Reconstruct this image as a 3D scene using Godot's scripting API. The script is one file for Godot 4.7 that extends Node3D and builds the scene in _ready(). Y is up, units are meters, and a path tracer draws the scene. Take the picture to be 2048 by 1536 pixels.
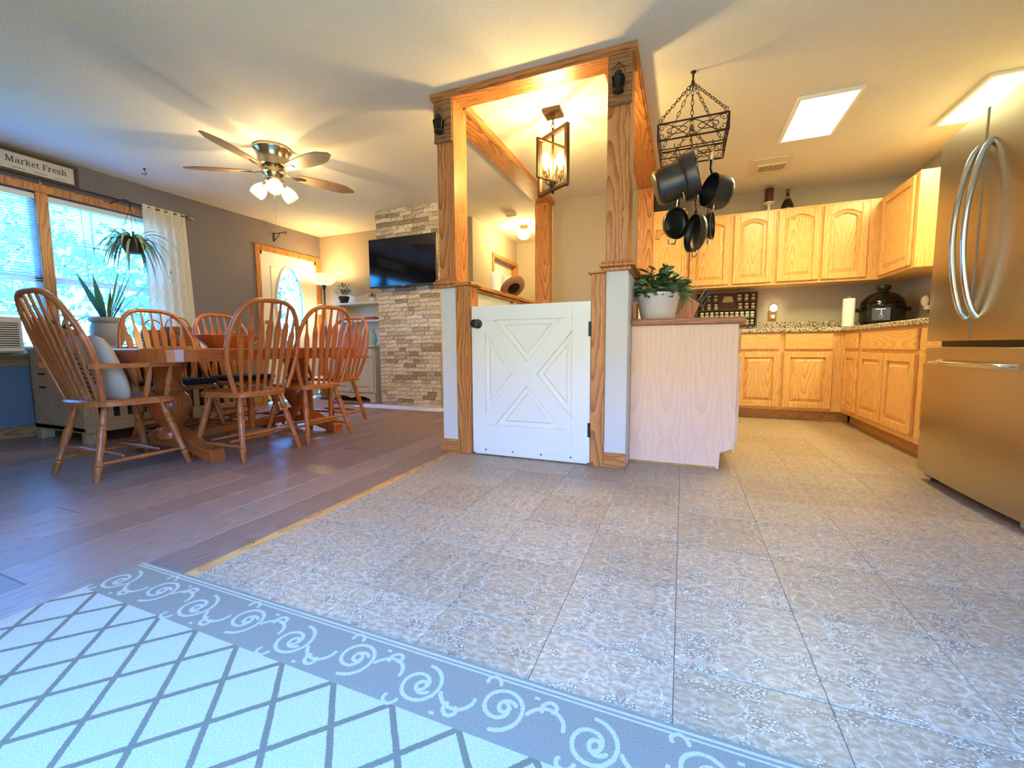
extends Node3D

# ---------------------------------------------------------------- mesh builder
class MB:
	var v := PackedVector3Array()
	var n := PackedVector3Array()
	var uv := PackedVector2Array()
	var ix := PackedInt32Array()
	var t := Transform3D()
	var g := 1
	var off := Vector2.ZERO
	var own_uv := false

	func vert(p: Vector3, nn: Vector3, u := Vector2.ZERO) -> int:
		v.append(t * p)
		n.append((t.basis * nn).normalized())
		uv.append(u)
		return v.size() - 1

	func tri(a: int, b: int, c: int) -> void:
		var fn := (v[b] - v[a]).cross(v[c] - v[a])
		if fn.dot(n[a] + n[b] + n[c]) > 0.0:
			ix.append(a); ix.append(c); ix.append(b)
		else:
			ix.append(a); ix.append(b); ix.append(c)

	func quad(a: Vector3, b: Vector3, c: Vector3, d: Vector3, nn: Vector3) -> void:
		var i := vert(a, nn)
		vert(b, nn); vert(c, nn); vert(d, nn)
		tri(i, i + 1, i + 2)
		tri(i, i + 2, i + 3)

	func box(x0: float, x1: float, y0: float, y1: float, z0: float, z1: float, b := 0.0) -> void:
		var lo := Vector3(minf(x0, x1), minf(y0, y1), minf(z0, z1))
		var hi := Vector3(maxf(x0, x1), maxf(y0, y1), maxf(z0, z1))
		var s := hi - lo
		b = minf(b, 0.45 * minf(s.x, minf(s.y, s.z)))
		for k in 3:
			var i := (k + 1) % 3
			var j := (k + 2) % 3
			for sg in 2:
				var nn := Vector3.ZERO
				nn[k] = 1.0 if sg == 1 else -1.0
				var q: Array[Vector3] = []
				for c in [[0, 0], [1, 0], [1, 1], [0, 1]]:
					var p := Vector3.ZERO
					p[k] = hi[k] if sg == 1 else lo[k]
					p[i] = hi[i] - b if c[0] == 1 else lo[i] + b
					p[j] = hi[j] - b if c[1] == 1 else lo[j] + b
					q.append(p)
				quad(q[0], q[1], q[2], q[3], nn)
			if b > 0.0:
				for si in 2:
					for sj in 2:
						var nn := Vector3.ZERO
						nn[i] = 1.0 if si == 1 else -1.0
						nn[j] = 1.0 if sj == 1 else -1.0
						var q: Array[Vector3] = []
						for c in [[0, 0], [0, 1], [1, 1], [1, 0]]:
							var p := Vector3.ZERO
							p[k] = lo[k] + b if c[1] == 0 else hi[k] - b
							var bi := 0.0 if c[0] == 0 else b
							var bj := b if c[0] == 0 else 0.0
							p[i] = hi[i] - bi if si == 1 else lo[i] + bi
							p[j] = hi[j] - bj if sj == 1 else lo[j] + bj
							q.append(p)
						quad(q[0], q[1], q[2], q[3], nn.normalized())
		if b > 0.0:
			for c in 8:
				var sg := Vector3(1.0 if c & 1 else -1.0, 1.0 if c & 2 else -1.0, 1.0 if c & 4 else -1.0)
				var base := Vector3(hi.x if c & 1 else lo.x, hi.y if c & 2 else lo.y, hi.z if c & 4 else lo.z)
				var nn := sg.normalized()
				var i0 := vert(base - Vector3(0, sg.y * b, sg.z * b), nn)
				vert(base - Vector3(sg.x * b, 0, sg.z * b), nn)
				vert(base - Vector3(sg.x * b, sg.y * b, 0), nn)
				tri(i0, i0 + 1, i0 + 2)

	# box given by x, y and depth in front of the eye (depth runs along -z)
	func bd(x0: float, x1: float, y0: float, y1: float, d0: float, d1: float, b := 0.0) -> void:
		box(x0, x1, y0, y1, -d1, -d0, b)

	# turned profile: (radius, height) pairs about the y axis
	func lathe(pr: Array, seg := 20, at := Vector3.ZERO, caps := true) -> void:
		var m := pr.size()
		var sn: Array[Vector2] = []
		for i in m - 1:
			var dd: Vector2 = (pr[i + 1] - pr[i]).normalized()
			sn.append(Vector2(dd.y, -dd.x))
		for i in m - 1:
			var na := sn[i]
			var nb := sn[i]
			if i > 0 and sn[i - 1].dot(sn[i]) > 0.55:
				na = (sn[i - 1] + sn[i]).normalized()
			if i < m - 2 and sn[i + 1].dot(sn[i]) > 0.55:
				nb = (sn[i + 1] + sn[i]).normalized()
			var s0 := v.size()
			for k in seg + 1:
				var a := TAU * k / seg
				var cs := cos(a)
				var sn2 := sin(a)
				vert(at + Vector3(pr[i].x * cs, pr[i].y, pr[i].x * sn2), Vector3(na.x * cs, na.y, na.x * sn2), Vector2(float(k) / seg, pr[i].y))
				vert(at + Vector3(pr[i + 1].x * cs, pr[i + 1].y, pr[i + 1].x * sn2), Vector3(nb.x * cs, nb.y, nb.x * sn2), Vector2(float(k) / seg, pr[i + 1].y))
			for k in seg:
				var q := s0 + 2 * k
				tri(q, q + 1, q + 3)
				tri(q, q + 3, q + 2)
		if caps:
			for e in [0, m - 1]:
				if pr[e].x > 0.0005:
					var up: float = (1.0 if pr[e].y >= pr[m - 1 - e].y else -1.0)
					if is_equal_approx(pr[0].y, pr[m - 1].y):
						up = 1.0 if e else -1.0
					var nn := Vector3(0, up, 0)
					var c0 := vert(at + Vector3(0, pr[e].y, 0), nn)
					for k in seg + 1:
						var a := TAU * k / seg
						vert(at + Vector3(pr[e].x * cos(a), pr[e].y, pr[e].x * sin(a)), nn)
					for k in seg:
						tri(c0, c0 + 1 + k, c0 + 2 + k)

	func ball(c: Vector3, r: Vector3, seg := 16, rings := 10) -> void:
		var s0 := v.size()
		for i in rings + 1:
			var ph := PI * i / rings
			for k in seg + 1:
				var a := TAU * k / seg
				var e := Vector3(sin(ph) * cos(a), cos(ph), sin(ph) * sin(a))
				vert(c + e * r, (e / r).normalized(), Vector2(float(k) / seg, float(i) / rings))
		for i in rings:
			for k in seg:
				var q := s0 + i * (seg + 1) + k
				tri(q, q + 1, q + seg + 2)
				tri(q, q + seg + 2, q + seg + 1)

	# round sweep along points; rad is a number or an array of numbers
	func tube(pts: Array, rad, seg := 8, closed := false) -> void:
		var m := pts.size()
		var s0 := v.size()
		var prev := Vector3.ZERO
		for i in m:
			var tg: Vector3
			if closed:
				tg = (pts[(i + 1) % m] - pts[(i + m - 1) % m]).normalized()
			else:
				tg = (pts[mini(i + 1, m - 1)] - pts[maxi(i - 1, 0)]).normalized()
			var sd := prev - tg * prev.dot(tg)
			if sd.length() < 0.01:
				sd = tg.cross(Vector3.UP)
				if sd.length() < 0.1:
					sd = tg.cross(Vector3.RIGHT)
			sd = sd.normalized()
			prev = sd
			var up := tg.cross(sd)
			var r: float = rad[i] if rad is Array else rad
			for k in seg + 1:
				var a := TAU * k / seg
				var e := sd * cos(a) + up * sin(a)
				vert(pts[i] + e * r, e, Vector2(float(k) / seg, float(i)))
		for i in (m if closed else m - 1):
			var i2 := (i + 1) % m
			for k in seg:
				var a0 := s0 + i * (seg + 1) + k
				var b0 := s0 + i2 * (seg + 1) + k
				tri(a0, b0, b0 + 1)
				tri(a0, b0 + 1, a0 + 1)
		if not closed:
			for e in [0, m - 1]:
				var nn: Vector3 = (pts[0] - pts[1]).normalized() if e == 0 else (pts[m - 1] - pts[m - 2]).normalized()
				var c0 := vert(pts[e], nn)
				for k in seg + 1:
					var src: int = s0 + e * (seg + 1) + k
					v.append(v[src]); n.append(n[c0]); uv.append(Vector2.ZERO)
				for k in seg:
					tri(c0, c0 + 1 + k, c0 + 2 + k)

	# flat bar swept along points: ws widths, th thickness, nrm the flat side's direction
	func bar(pts: Array, ws, th: float, nrm: Vector3) -> void:
		var m := pts.size()
		var ring: Array = []
		for i in m:
			var tg: Vector3 = (pts[mini(i + 1, m - 1)] - pts[maxi(i - 1, 0)]).normalized()
			var sd := tg.cross(nrm).normalized()
			var up := sd.cross(tg).normalized()
			var w: float = ws[i] if ws is Array else ws
			ring.append([pts[i] + sd * w * 0.5 + up * th * 0.5, pts[i] - sd * w * 0.5 + up * th * 0.5, pts[i] - sd * w * 0.5 - up * th * 0.5, pts[i] + sd * w * 0.5 - up * th * 0.5, up, -sd, -up, sd])
		for i in m - 1:
			for k in 4:
				var k2 := (k + 1) % 4
				var i0 := vert(ring[i][k], ring[i][4 + k])
				vert(ring[i][k2], ring[i][4 + k]); vert(ring[i + 1][k2], ring[i + 1][4 + k]); vert(ring[i + 1][k], ring[i + 1][4 + k])
				tri(i0, i0 + 1, i0 + 2)
				tri(i0, i0 + 2, i0 + 3)
		for e in [0, m - 1]:
			var nn: Vector3 = (pts[0] - pts[1]).normalized() if e == 0 else (pts[m - 1] - pts[m - 2]).normalized()
			quad(ring[e][0], ring[e][1], ring[e][2], ring[e][3], nn)

	# polygon in x,y pulled from z0 to z1; b is a chamfer at z1, bw its width on the face
	func prism(poly: PackedVector2Array, z0: float, z1: float, b := 0.0, bw := -1.0) -> void:
		if Geometry2D.is_polygon_clockwise(poly):
			poly.reverse()
		if bw < 0.0:
			bw = b
		var m := poly.size()
		var inner := PackedVector2Array()
		for i in m:
			var a := (poly[i] - poly[(i + m - 1) % m]).normalized()
			var c := (poly[(i + 1) % m] - poly[i]).normalized()
			var na := Vector2(-a.y, a.x)
			var nc := Vector2(-c.y, c.x)
			var bs := (na + nc)
			bs = bs / maxf(0.2, 1.0 + na.dot(nc))
			inner.append(poly[i] + bs * bw)
		var top := inner if b > 0.0 else poly
		for f in 2:
			var pl := top if f == 1 else poly
			var nn := Vector3(0, 0, 1.0 if f == 1 else -1.0)
			var tr := Geometry2D.triangulate_polygon(pl)
			var s0 := v.size()
			for p in pl:
				vert(Vector3(p.x, p.y, z1 if f == 1 else z0), nn)
			for k in range(0, tr.size(), 3):
				tri(s0 + tr[k], s0 + tr[k + 1], s0 + tr[k + 2])
		for i in m:
			var j := (i + 1) % m
			var e := (poly[j] - poly[i]).normalized()
			var nn := Vector3(e.y, -e.x, 0)
			quad(Vector3(poly[i].x, poly[i].y, z0), Vector3(poly[j].x, poly[j].y, z0), Vector3(poly[j].x, poly[j].y, z1 - b), Vector3(poly[i].x, poly[i].y, z1 - b), nn)
			if b > 0.0:
				quad(Vector3(poly[i].x, poly[i].y, z1 - b), Vector3(poly[j].x, poly[j].y, z1 - b), Vector3(inner[j].x, inner[j].y, z1), Vector3(inner[i].x, inner[i].y, z1), (nn * b + Vector3(0, 0, bw)).normalized())

	# smooth surface over a grid of points rows x cols
	func grid(rows: Array, closed := false) -> void:
		var r := rows.size()
		var c: int = rows[0].size()
		var s0 := v.size()
		for i in r:
			for j in c:
				var du: Vector3 = rows[i][(j + 1) % c if closed else mini(j + 1, c - 1)] - rows[i][(j + c - 1) % c if closed else maxi(j - 1, 0)]
				var dv: Vector3 = rows[mini(i + 1, r - 1)][j] - rows[maxi(i - 1, 0)][j]
				var nn := du.cross(dv)
				vert(rows[i][j], nn.normalized() if nn.length() > 1e-9 else Vector3.UP, Vector2(float(j) / maxf(1, c - 1), float(i) / maxf(1, r - 1)))
		for i in r - 1:
			for j in (c if closed else c - 1):
				var j2 := (j + 1) % c
				var a := s0 + i * c + j
				var b := s0 + i * c + j2
				tri(a, b, b + c)
				tri(a, b + c, a + c)

	func mesh() -> ArrayMesh:
		if not own_uv:
			for i in v.size():
				var a := n[i].abs()
				var k := 0
				if a.y >= a.x and a.y >= a.z:
					k = 1
				elif a.z >= a.x and a.z >= a.y:
					k = 2
				var p := v[i]
				if k == g:
					uv[i] = Vector2(p[(k + 1) % 3], p[(k + 2) % 3]) + off
				else:
					uv[i] = Vector2(p[3 - k - g], p[g]) + off
		var ar := []
		ar.resize(Mesh.ARRAY_MAX)
		ar[Mesh.ARRAY_VERTEX] = v
		ar[Mesh.ARRAY_NORMAL] = n
		ar[Mesh.ARRAY_TEX_UV] = uv
		ar[Mesh.ARRAY_INDEX] = ix
		var am := ArrayMesh.new()
		am.add_surface_from_arrays(Mesh.PRIMITIVE_TRIANGLES, ar)
		return am

# ---------------------------------------------------------------- helpers
const CEIL := 2.44
var M := {}
var T := {}
var cur := Vector3.ZERO
var taken := {}
var rng := RandomNumberGenerator.new()

func V(x: float, y: float, d: float) -> Vector3:
	return Vector3(x, y, -d)

func nb(grain := 1) -> MB:
	var b := MB.new()
	b.t = Transform3D(Basis(), -cur)
	b.g = grain
	b.off = Vector2(rng.randf() * 3.0, rng.randf() * 3.0)
	return b

func numbered(called: String) -> String:
	var k: int = taken.get(called, 0)
	taken[called] = k + 1
	return called if k == 0 else "%s_%03d" % [called, k]

func tag(o: Node, label: String, category: String, group := "", kind := "") -> void:
	if label:
		o.set_meta("label", label)
	if category:
		o.set_meta("category", category)
	if group:
		o.set_meta("group", group)
	if kind:
		o.set_meta("kind", kind)

func thing(called: String, label: String, category: String, at := Vector3.ZERO, group := "") -> Node3D:
	var o := Node3D.new()
	o.name = numbered(called)
	add_child(o)
	o.position = at
	cur = at
	tag(o, label, category, group)
	return o

func part(called: String, b: MB, m: Material, parent: Node, label := "") -> MeshInstance3D:
	var o := MeshInstance3D.new()
	o.name = called
	o.mesh = b.mesh()
	o.material_override = m
	parent.add_child(o, true)
	if label:
		o.set_meta("label", label)
	return o

func inst(called: String, me: Mesh, m: Material, parent: Node, at: Vector3, rot := Vector3.ZERO) -> MeshInstance3D:
	var o := MeshInstance3D.new()
	o.name = called
	o.mesh = me
	o.material_override = m
	o.position = at
	o.rotation = rot
	parent.add_child(o, true)
	return o

func solo(called: String, label: String, category: String, b: MB, m: Material, group := "") -> MeshInstance3D:
	var o := MeshInstance3D.new()
	o.name = numbered(called)
	o.mesh = b.mesh()
	o.material_override = m
	o.position = cur
	add_child(o)
	tag(o, label, category, group)
	return o

func struct(called: String, b: MB, m: Material) -> MeshInstance3D:
	var o := part(numbered(called), b, m, self)
	o.position = cur
	tag(o, "", "", "", "structure")
	return o

func copy(o: Node3D, base: String, at: Vector3, turn: float, label: String) -> Node3D:
	var c: Node3D = o.duplicate()
	c.name = numbered(base)
	add_child(c)
	c.position = at
	c.rotation.y = turn
	c.set_meta("label", label)
	return c

func mat(called: String, col: Color, rough := 0.6, metal := 0.0, tex: Texture2D = null, sc := Vector3.ONE) -> StandardMaterial3D:
	var m := StandardMaterial3D.new()
	m.resource_name = called
	m.albedo_color = col
	m.roughness = rough
	m.metallic = metal
	if tex:
		m.albedo_texture = tex
		m.uv1_scale = sc
	M[called] = m
	return m

func C8(r: int, g: int, b: int) -> Color:
	return Color8(r, g, b)

func glow(called: String, col: Color, e: float) -> StandardMaterial3D:
	var m := mat(called, col, 0.5)
	m.emission_enabled = true
	m.emission = col
	m.emission_energy_multiplier = e
	return m

func triplanar(m: StandardMaterial3D, s: float) -> void:
	m.uv1_triplanar = true
	m.uv1_world_triplanar = true
	m.uv1_scale = Vector3(s, s, s)

func bump(m: StandardMaterial3D, tex: Texture2D, amount: float) -> void:
	m.normal_enabled = true
	m.normal_texture = tex
	m.normal_scale = amount

func noise_tex(freq: float, seed_: int, cols: Array, as_normal := false, strength := 4.0, size := 512, type := FastNoiseLite.TYPE_SIMPLEX_SMOOTH, oct := 4) -> NoiseTexture2D:
	var nz := FastNoiseLite.new()
	nz.noise_type = type
	nz.frequency = freq
	nz.seed = seed_
	nz.fractal_octaves = oct
	var t := NoiseTexture2D.new()
	t.width = size
	t.height = size
	t.seamless = true
	t.noise = nz
	t.as_normal_map = as_normal
	t.bump_strength = strength
	if cols:
		var gr := Gradient.new()
		var offs := PackedFloat32Array()
		var cs := PackedColorArray()
		for i in cols.size():
			offs.append(cols[i][0])
			cs.append(cols[i][1])
		gr.offsets = offs
		gr.colors = cs
		t.color_ramp = gr
	return t

func img_tex(im: Image) -> ImageTexture:
	return ImageTexture.create_from_image(im)

func pp(x: float) -> float:
	return 1.0 - absf(2.0 * x - 1.0)

# growth rings cut along the grain: u across 0.4 m, v along 1.6 m, mirrored at the edges
func oak_tex(w: int, h: int, seed_: int, rings: float, contrast: float, pores: float) -> ImageTexture:
	var a := FastNoiseLite.new()
	a.seed = seed_
	a.frequency = 1.0
	a.fractal_octaves = 3
	var by := PackedByteArray()
	by.resize(w * h * 3)
	var light := Color(1.0, 0.97, 0.93)
	var dark := Color(0.66, 0.50, 0.36)
	var q := 0
	for y in h:
		var vv := pp((y + 0.5) / h) * 0.8
		for x in w:
			var uu := pp((x + 0.5) / w) * 0.2
			var wp := a.get_noise_2d(uu * 14.0, vv * 2.6) * 0.016 + a.get_noise_2d(uu * 60.0 + 9.0, vv * 9.0) * 0.0035
			var aa := uu - 0.1 + wp
			var bb := (vv - 0.15) * 0.11
			var r := sqrt(aa * aa + bb * bb)
			var s := fposmod(r * rings, 1.0)
			var line := pow(s, 2.5) * contrast
			var fine := (a.get_noise_2d(uu * 520.0, vv * 14.0) * 0.5 + 0.5)
			var k := clampf(line + pores * fine * fine, 0.0, 1.0)
			var c := light.lerp(dark, k)
			by[q] = int(c.r * 255.0)
			by[q + 1] = int(c.g * 255.0)
			by[q + 2] = int(c.b * 255.0)
			q += 3
	return img_tex(Image.create_from_data(w, h, false, Image.FORMAT_RGB8, by))

# stone-look vinyl: veins and crackled pale patches, 0.66 m square, mirrored
func stone_tex(w: int, seed_: int) -> ImageTexture:
	var a := FastNoiseLite.new()
	a.seed = seed_
	a.frequency = 1.0
	a.fractal_octaves = 4
	var cell := FastNoiseLite.new()
	cell.noise_type = FastNoiseLite.TYPE_CELLULAR
	cell.cellular_return_type = FastNoiseLite.RETURN_DISTANCE2_DIV
	cell.seed = seed_ + 5
	cell.frequency = 1.0
	cell.fractal_type = FastNoiseLite.FRACTAL_NONE
	var by := PackedByteArray()
	by.resize(w * w * 3)
	var brown := Color(0.62, 0.51, 0.40)
	var tan := Color(0.81, 0.725, 0.60)
	var pale := Color(0.98, 0.97, 0.94)
	var q := 0
	for y in w:
		var vv := pp((y + 0.5) / w) * 0.33
		for x in w:
			var uu := pp((x + 0.5) / w) * 0.33
			var big := a.get_noise_2d(uu * 9.0 + vv * 4.0, vv * 11.0) * 0.5 + 0.5
			var mid := a.get_noise_2d(uu * 34.0 + 40.0, vv * 60.0) * 0.5 + 0.5
			var c := brown.lerp(tan, clampf(mid * 1.5 - 0.25, 0.0, 1.0))
			var patch := smoothstep(0.48, 0.68, big)
			var cr := cell.get_noise_2d(uu * 110.0 + mid * 2.0, vv * 150.0)
			var fleck := smoothstep(-0.75, -0.25, cr)
			c = c.lerp(pale.lerp(brown * 0.82, fleck), patch * 0.8 * smoothstep(0.25, 0.55, mid))
			var vein := absf(a.get_noise_2d(uu * 6.0 - vv * 4.0 + 17.0, vv * 6.0 + uu * 5.0))
			c = c.lerp(pale, (1.0 - smoothstep(0.0, 0.03, vein)) * 0.5)
			c = c * (0.88 + 0.24 * (a.get_noise_2d(uu * 240.0, vv * 240.0) * 0.5 + 0.5))
			by[q] = int(clampf(c.r, 0, 1) * 255.0)
			by[q + 1] = int(clampf(c.g, 0, 1) * 255.0)
			by[q + 2] = int(clampf(c.b, 0, 1) * 255.0)
			q += 3
	return img_tex(Image.create_from_data(w, w, false, Image.FORMAT_RGB8, by))

func stroke(im: Image, pts: Array, r: float, c: Color) -> void:
	for i in pts.size() - 1:
		var a: Vector2 = pts[i]
		var b: Vector2 = pts[i + 1]
		var nst := maxi(1, int(a.distance_to(b) / maxf(1.0, r * 0.5)))
		for k in nst + 1:
			var p := a.lerp(b, float(k) / nst)
			for dy in range(-int(r), int(r) + 1):
				var hw := int(sqrt(maxf(0.0, r * r - dy * dy)))
				im.fill_rect(Rect2i(int(p.x) - hw, int(p.y) + dy, 2 * hw + 1, 1), c)

func curl(c: Vector2, r0: float, r1: float, a0: float, a1: float) -> Array:
	var out := []
	for i in 41:
		var s := i / 40.0
		var a := lerpf(a0, a1, s)
		out.append(c + Vector2(cos(a), sin(a)) * lerpf(r0, r1, s))
	return out

# rug print: 2.4 m x 1.2 m, u from x = -1.72, v from the far edge at d = 0.83
func rug_tex() -> ImageTexture:
	var w := 2048
	var h := 1024
	var s := w / 2.4
	var im := Image.create(w, h, false, Image.FORMAT_RGB8)
	var cream := Color8(192, 182, 160)
	var taupe := Color8(144, 132, 112)
	var line := Color8(124, 112, 90)
	im.fill(cream)
	for k in range(-12, 32):
		var x0 := (0.079 + k * 0.157) * s
		stroke(im, [Vector2(x0, 0.17 * s), Vector2(x0 + 1.05 / 0.172 * 0.157 * s, 1.22 * s)], 0.0062 * s, line)
		stroke(im, [Vector2(x0, 0.17 * s), Vector2(x0 - 1.05 / 0.172 * 0.157 * s, 1.22 * s)], 0.0062 * s, line)
	im.fill_rect(Rect2i(0, 0, w, int(0.172 * s)), taupe)
	im.fill_rect(Rect2i(0, int(0.012 * s), w, int(0.006 * s)), cream)
	im.fill_rect(Rect2i(0, int(0.024 * s), w, int(0.005 * s)), cream)
	var r := 0.0045 * s
	for k in 13:
		var cx := (0.06 + k * 0.19) * s
		var fl := 1.0 if k % 2 == 0 else -1.0
		var cy := (0.098 + 0.006 * fl) * s
		stroke(im, curl(Vector2(cx, cy), 0.055 * s, 0.016 * s, -PI * 0.5 * fl, PI * 2.3 * fl), r, cream)
		stroke(im, curl(Vector2(cx + 0.012 * s, cy), 0.022 * s, 0.006 * s, PI * 0.2 * fl, PI * 1.9 * fl), r, cream)
		stroke(im, curl(Vector2(cx + 0.105 * s, cy - 0.012 * s * fl), 0.05 * s, 0.03 * s, PI * 0.9 * fl, PI * 0.05 * fl), r, cream)
		stroke(im, curl(Vector2(cx + 0.1 * s, cy + 0.032 * s * fl), 0.02 * s, 0.008 * s, PI * 1.2 * fl, -PI * 0.3 * fl), r, cream)
		stroke(im, curl(Vector2(cx - 0.04 * s, cy + 0.052 * s * fl), 0.02 * s, 0.01 * s, 0.0, PI * 1.1 * fl), r * 0.9, cream)
		im.fill_rect(Rect2i(int(cx + 0.06 * s), int(cy + 0.05 * s * fl), int(0.012 * s), int(0.008 * s)), cream)
	var nz := FastNoiseLite.new()
	nz.seed = 4
	nz.frequency = 0.35
	for y in h:
		for x in w:
			var k := 0.93 + 0.2 * nz.get_noise_2d(x, y)
			var c := im.get_pixel(x, y)
			im.set_pixel(x, y, Color(c.r * k, c.g * k, c.b * k))
	return img_tex(im)

func materials() -> void:
	T.oak = oak_tex(384, 1024, 3, 46.0, 0.80, 0.24)
	T.soft = oak_tex(384, 768, 8, 60.0, 0.40, 0.30)
	T.washed = oak_tex(384, 768, 21, 38.0, 0.11, 0.06)
	T.stone = stone_tex(640, 11)
	T.rug = rug_tex()
	T.orange = noise_tex(0.045, 5, [], true, 5.0, 512)
	T.fine = noise_tex(0.12, 6, [], true, 3.0, 512)
	T.plank = noise_tex(0.02, 7, [[0.0, Color(0.72, 0.70, 0.70)], [0.5, Color(0.9, 0.88, 0.87)], [1.0, Color(1, 1, 1)]], false, 1.0, 512)
	T.granite = noise_tex(0.06, 9, [[0.0, Color(0.16, 0.12, 0.10)], [0.36, Color(0.42, 0.34, 0.27)], [0.46, Color(0.86, 0.81, 0.73)], [0.58, Color(0.90, 0.86, 0.79)], [0.66, Color(0.55, 0.45, 0.36)], [1.0, Color(0.95, 0.92, 0.86)]], false, 1.0, 512)
	T.slate = noise_tex(0.02, 19, [[0.0, Color(0.68, 0.65, 0.61)], [0.5, Color(0.92, 0.89, 0.85)], [1.0, Color(1, 1, 1)]], false, 1.0, 256)
	var ow := Vector3(2.5, 0.625, 1)
	mat("ceiling", C8(226, 219, 201), 0.95)
	triplanar(M.ceiling, 3.2)
	bump(M.ceiling, T.orange, 0.8)
	mat("wall", C8(170, 157, 138), 0.85)
	triplanar(M.wall, 3.0)
	bump(M.wall, T.orange, 0.25)
	mat("grey_wall", C8(122, 116, 118), 0.85)
	triplanar(M.grey_wall, 3.0)
	bump(M.grey_wall, T.orange, 0.25)
	mat("white_wall", C8(214, 212, 206), 0.8)
	triplanar(M.white_wall, 3.0)
	bump(M.white_wall, T.orange, 0.2)
	mat("oak", C8(202, 143, 86), 0.38, 0.0, T.oak, ow)
	mat("oak_weathered", C8(170, 122, 78), 0.6, 0.0, T.oak, ow)
	mat("cabinet", C8(238, 190, 118), 0.35, 0.0, T.soft, ow)
	mat("cabinet_edge", C8(204, 156, 96), 0.45, 0.0, T.soft, ow)
	mat("washed", C8(240, 212, 194), 0.5, 0.0, T.washed, ow)
	mat("block", C8(176, 118, 88), 0.4, 0.0, T.oak, ow)
	mat("chair", C8(192, 114, 62), 0.24, 0.0, T.soft, ow)
	mat("table", C8(188, 98, 48), 0.2, 0.0, T.soft, ow)
	mat("laminate_a", C8(158, 133, 120), 0.34, 0.0, T.soft, ow)
	mat("laminate_b", C8(148, 124, 113), 0.34, 0.0, T.soft, ow)
	mat("laminate_c", C8(166, 142, 128), 0.34, 0.0, T.soft, ow)
	mat("tile_a", C8(240, 235, 228), 0.42, 0.0, T.stone, Vector3(1.5151, 1.5151, 1))
	mat("tile_b", C8(230, 222, 212), 0.42, 0.0, T.stone, Vector3(1.5151, 1.5151, 1))
	mat("subfloor", C8(96, 80, 66), 0.9)
	mat("rug", C8(255, 250, 240), 0.95, 0.0, T.rug, Vector3(1, 1, 1))
	M.rug.uv1_triplanar = false
	mat("white_paint", C8(236, 236, 228), 0.4)
	mat("white_door", C8(226, 222, 212), 0.35)
	mat("black", C8(20, 18, 17), 0.4)
	mat("black_gloss", C8(8, 8, 10), 0.08)
	mat("iron", C8(52, 38, 30), 0.5, 0.6)
	mat("bronze", C8(76, 54, 40), 0.4, 0.7)
	mat("steel", C8(178, 166, 142), 0.28, 1.0)
	mat("handle_steel", C8(214, 210, 204), 0.16, 1.0)
	mat("chrome", C8(220, 218, 212), 0.1, 1.0)
	mat("nickel", C8(186, 172, 152), 0.2, 1.0)
	mat("pan", C8(80, 77, 76), 0.34, 0.75)
	mat("pan_inside", C8(22, 20, 20), 0.4)
	mat("granite", C8(246, 238, 226), 0.25, 0.0, T.granite, Vector3(1.3, 1.3, 1.3))
	M.granite.uv1_triplanar = true
	mat("glass", Color(0.95, 0.98, 1.0, 0.08), 0.02)
	M.glass.transparency = BaseMaterial3D.TRANSPARENCY_ALPHA
	mat("amber_glass", Color(0.98, 0.92, 0.75, 0.22), 0.06)
	M.amber_glass.transparency = BaseMaterial3D.TRANSPARENCY_ALPHA
	mat("lead", C8(70, 72, 76), 0.4, 0.8)
	mat("vinyl", C8(222, 226, 230), 0.4)
	mat("slat", C8(226, 230, 234), 0.5)
	M.slat.backlight_enabled = true
	M.slat.backlight = Color(0.35, 0.36, 0.37)
	mat("curtain", C8(224, 216, 196), 0.9)
	M.curtain.backlight_enabled = true
	M.curtain.backlight = Color(0.62, 0.61, 0.56)
	mat("stitch", C8(196, 188, 170), 0.9)
	mat("leaf", C8(96, 130, 74), 0.5)
	mat("leaf_dark", C8(62, 92, 56), 0.5)
	mat("leaf_pale", C8(166, 184, 128), 0.5)
	mat("leaf_grey", C8(132, 152, 126), 0.6)
	for k in ["leaf", "leaf_dark", "leaf_pale"]:
		M[k].backlight_enabled = true
		M[k].backlight = Color(0.16, 0.2, 0.1)
	mat("soil", C8(50, 38, 30), 0.95)
	mat("ceramic_grey", C8(150, 142, 132), 0.5)
	mat("terracotta", C8(150, 92, 62), 0.8)
	mat("wicker", C8(140, 98, 62), 0.85)
	mat("ceramic_white", C8(226, 222, 218), 0.3)
	mat("cream_wood", C8(202, 172, 132), 0.6, 0.0, T.soft, ow)
	mat("antique_white", C8(214, 200, 174), 0.55)
	mat("cream_plastic", C8(206, 192, 168), 0.5)
	mat("navy", C8(48, 52, 66), 0.9)
	mat("dark_box", C8(30, 28, 34), 0.8)
	mat("mat_white", C8(214, 212, 224), 0.95)
	mat("barn", C8(158, 118, 84), 0.8, 0.0, T.oak, ow)
	mat("dark_wood", C8(92, 64, 44), 0.6, 0.0, T.soft, ow)
	mat("sign_frame", C8(84, 76, 70), 0.7, 0.0, T.oak, ow)
	mat("sign_white", C8(206, 202, 190), 0.7)
	mat("ink", C8(46, 44, 42), 0.8)
	mat("ink_soft", C8(120, 116, 108), 0.8)
	mat("paper", C8(238, 234, 226), 0.9)
	mat("wine", C8(70, 30, 36), 0.6)
	mat("bottle", C8(24, 22, 18), 0.15)
	mat("red", C8(176, 62, 52), 0.7)
	mat("rust", C8(190, 104, 66), 0.8)
	mat("felt", C8(150, 112, 84), 0.9)
	mat("felt_dark", C8(60, 44, 40), 0.95)
	mat("blue_glass", C8(150, 196, 206), 0.2)
	mat("brass", C8(196, 160, 96), 0.3, 0.9)
	mat("grass", C8(96, 130, 70), 0.95)
	mat("light_wall_board", C8(160, 126, 78), 0.9)  # boards of the added wall, browned so its bounced light comes out neutral
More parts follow.
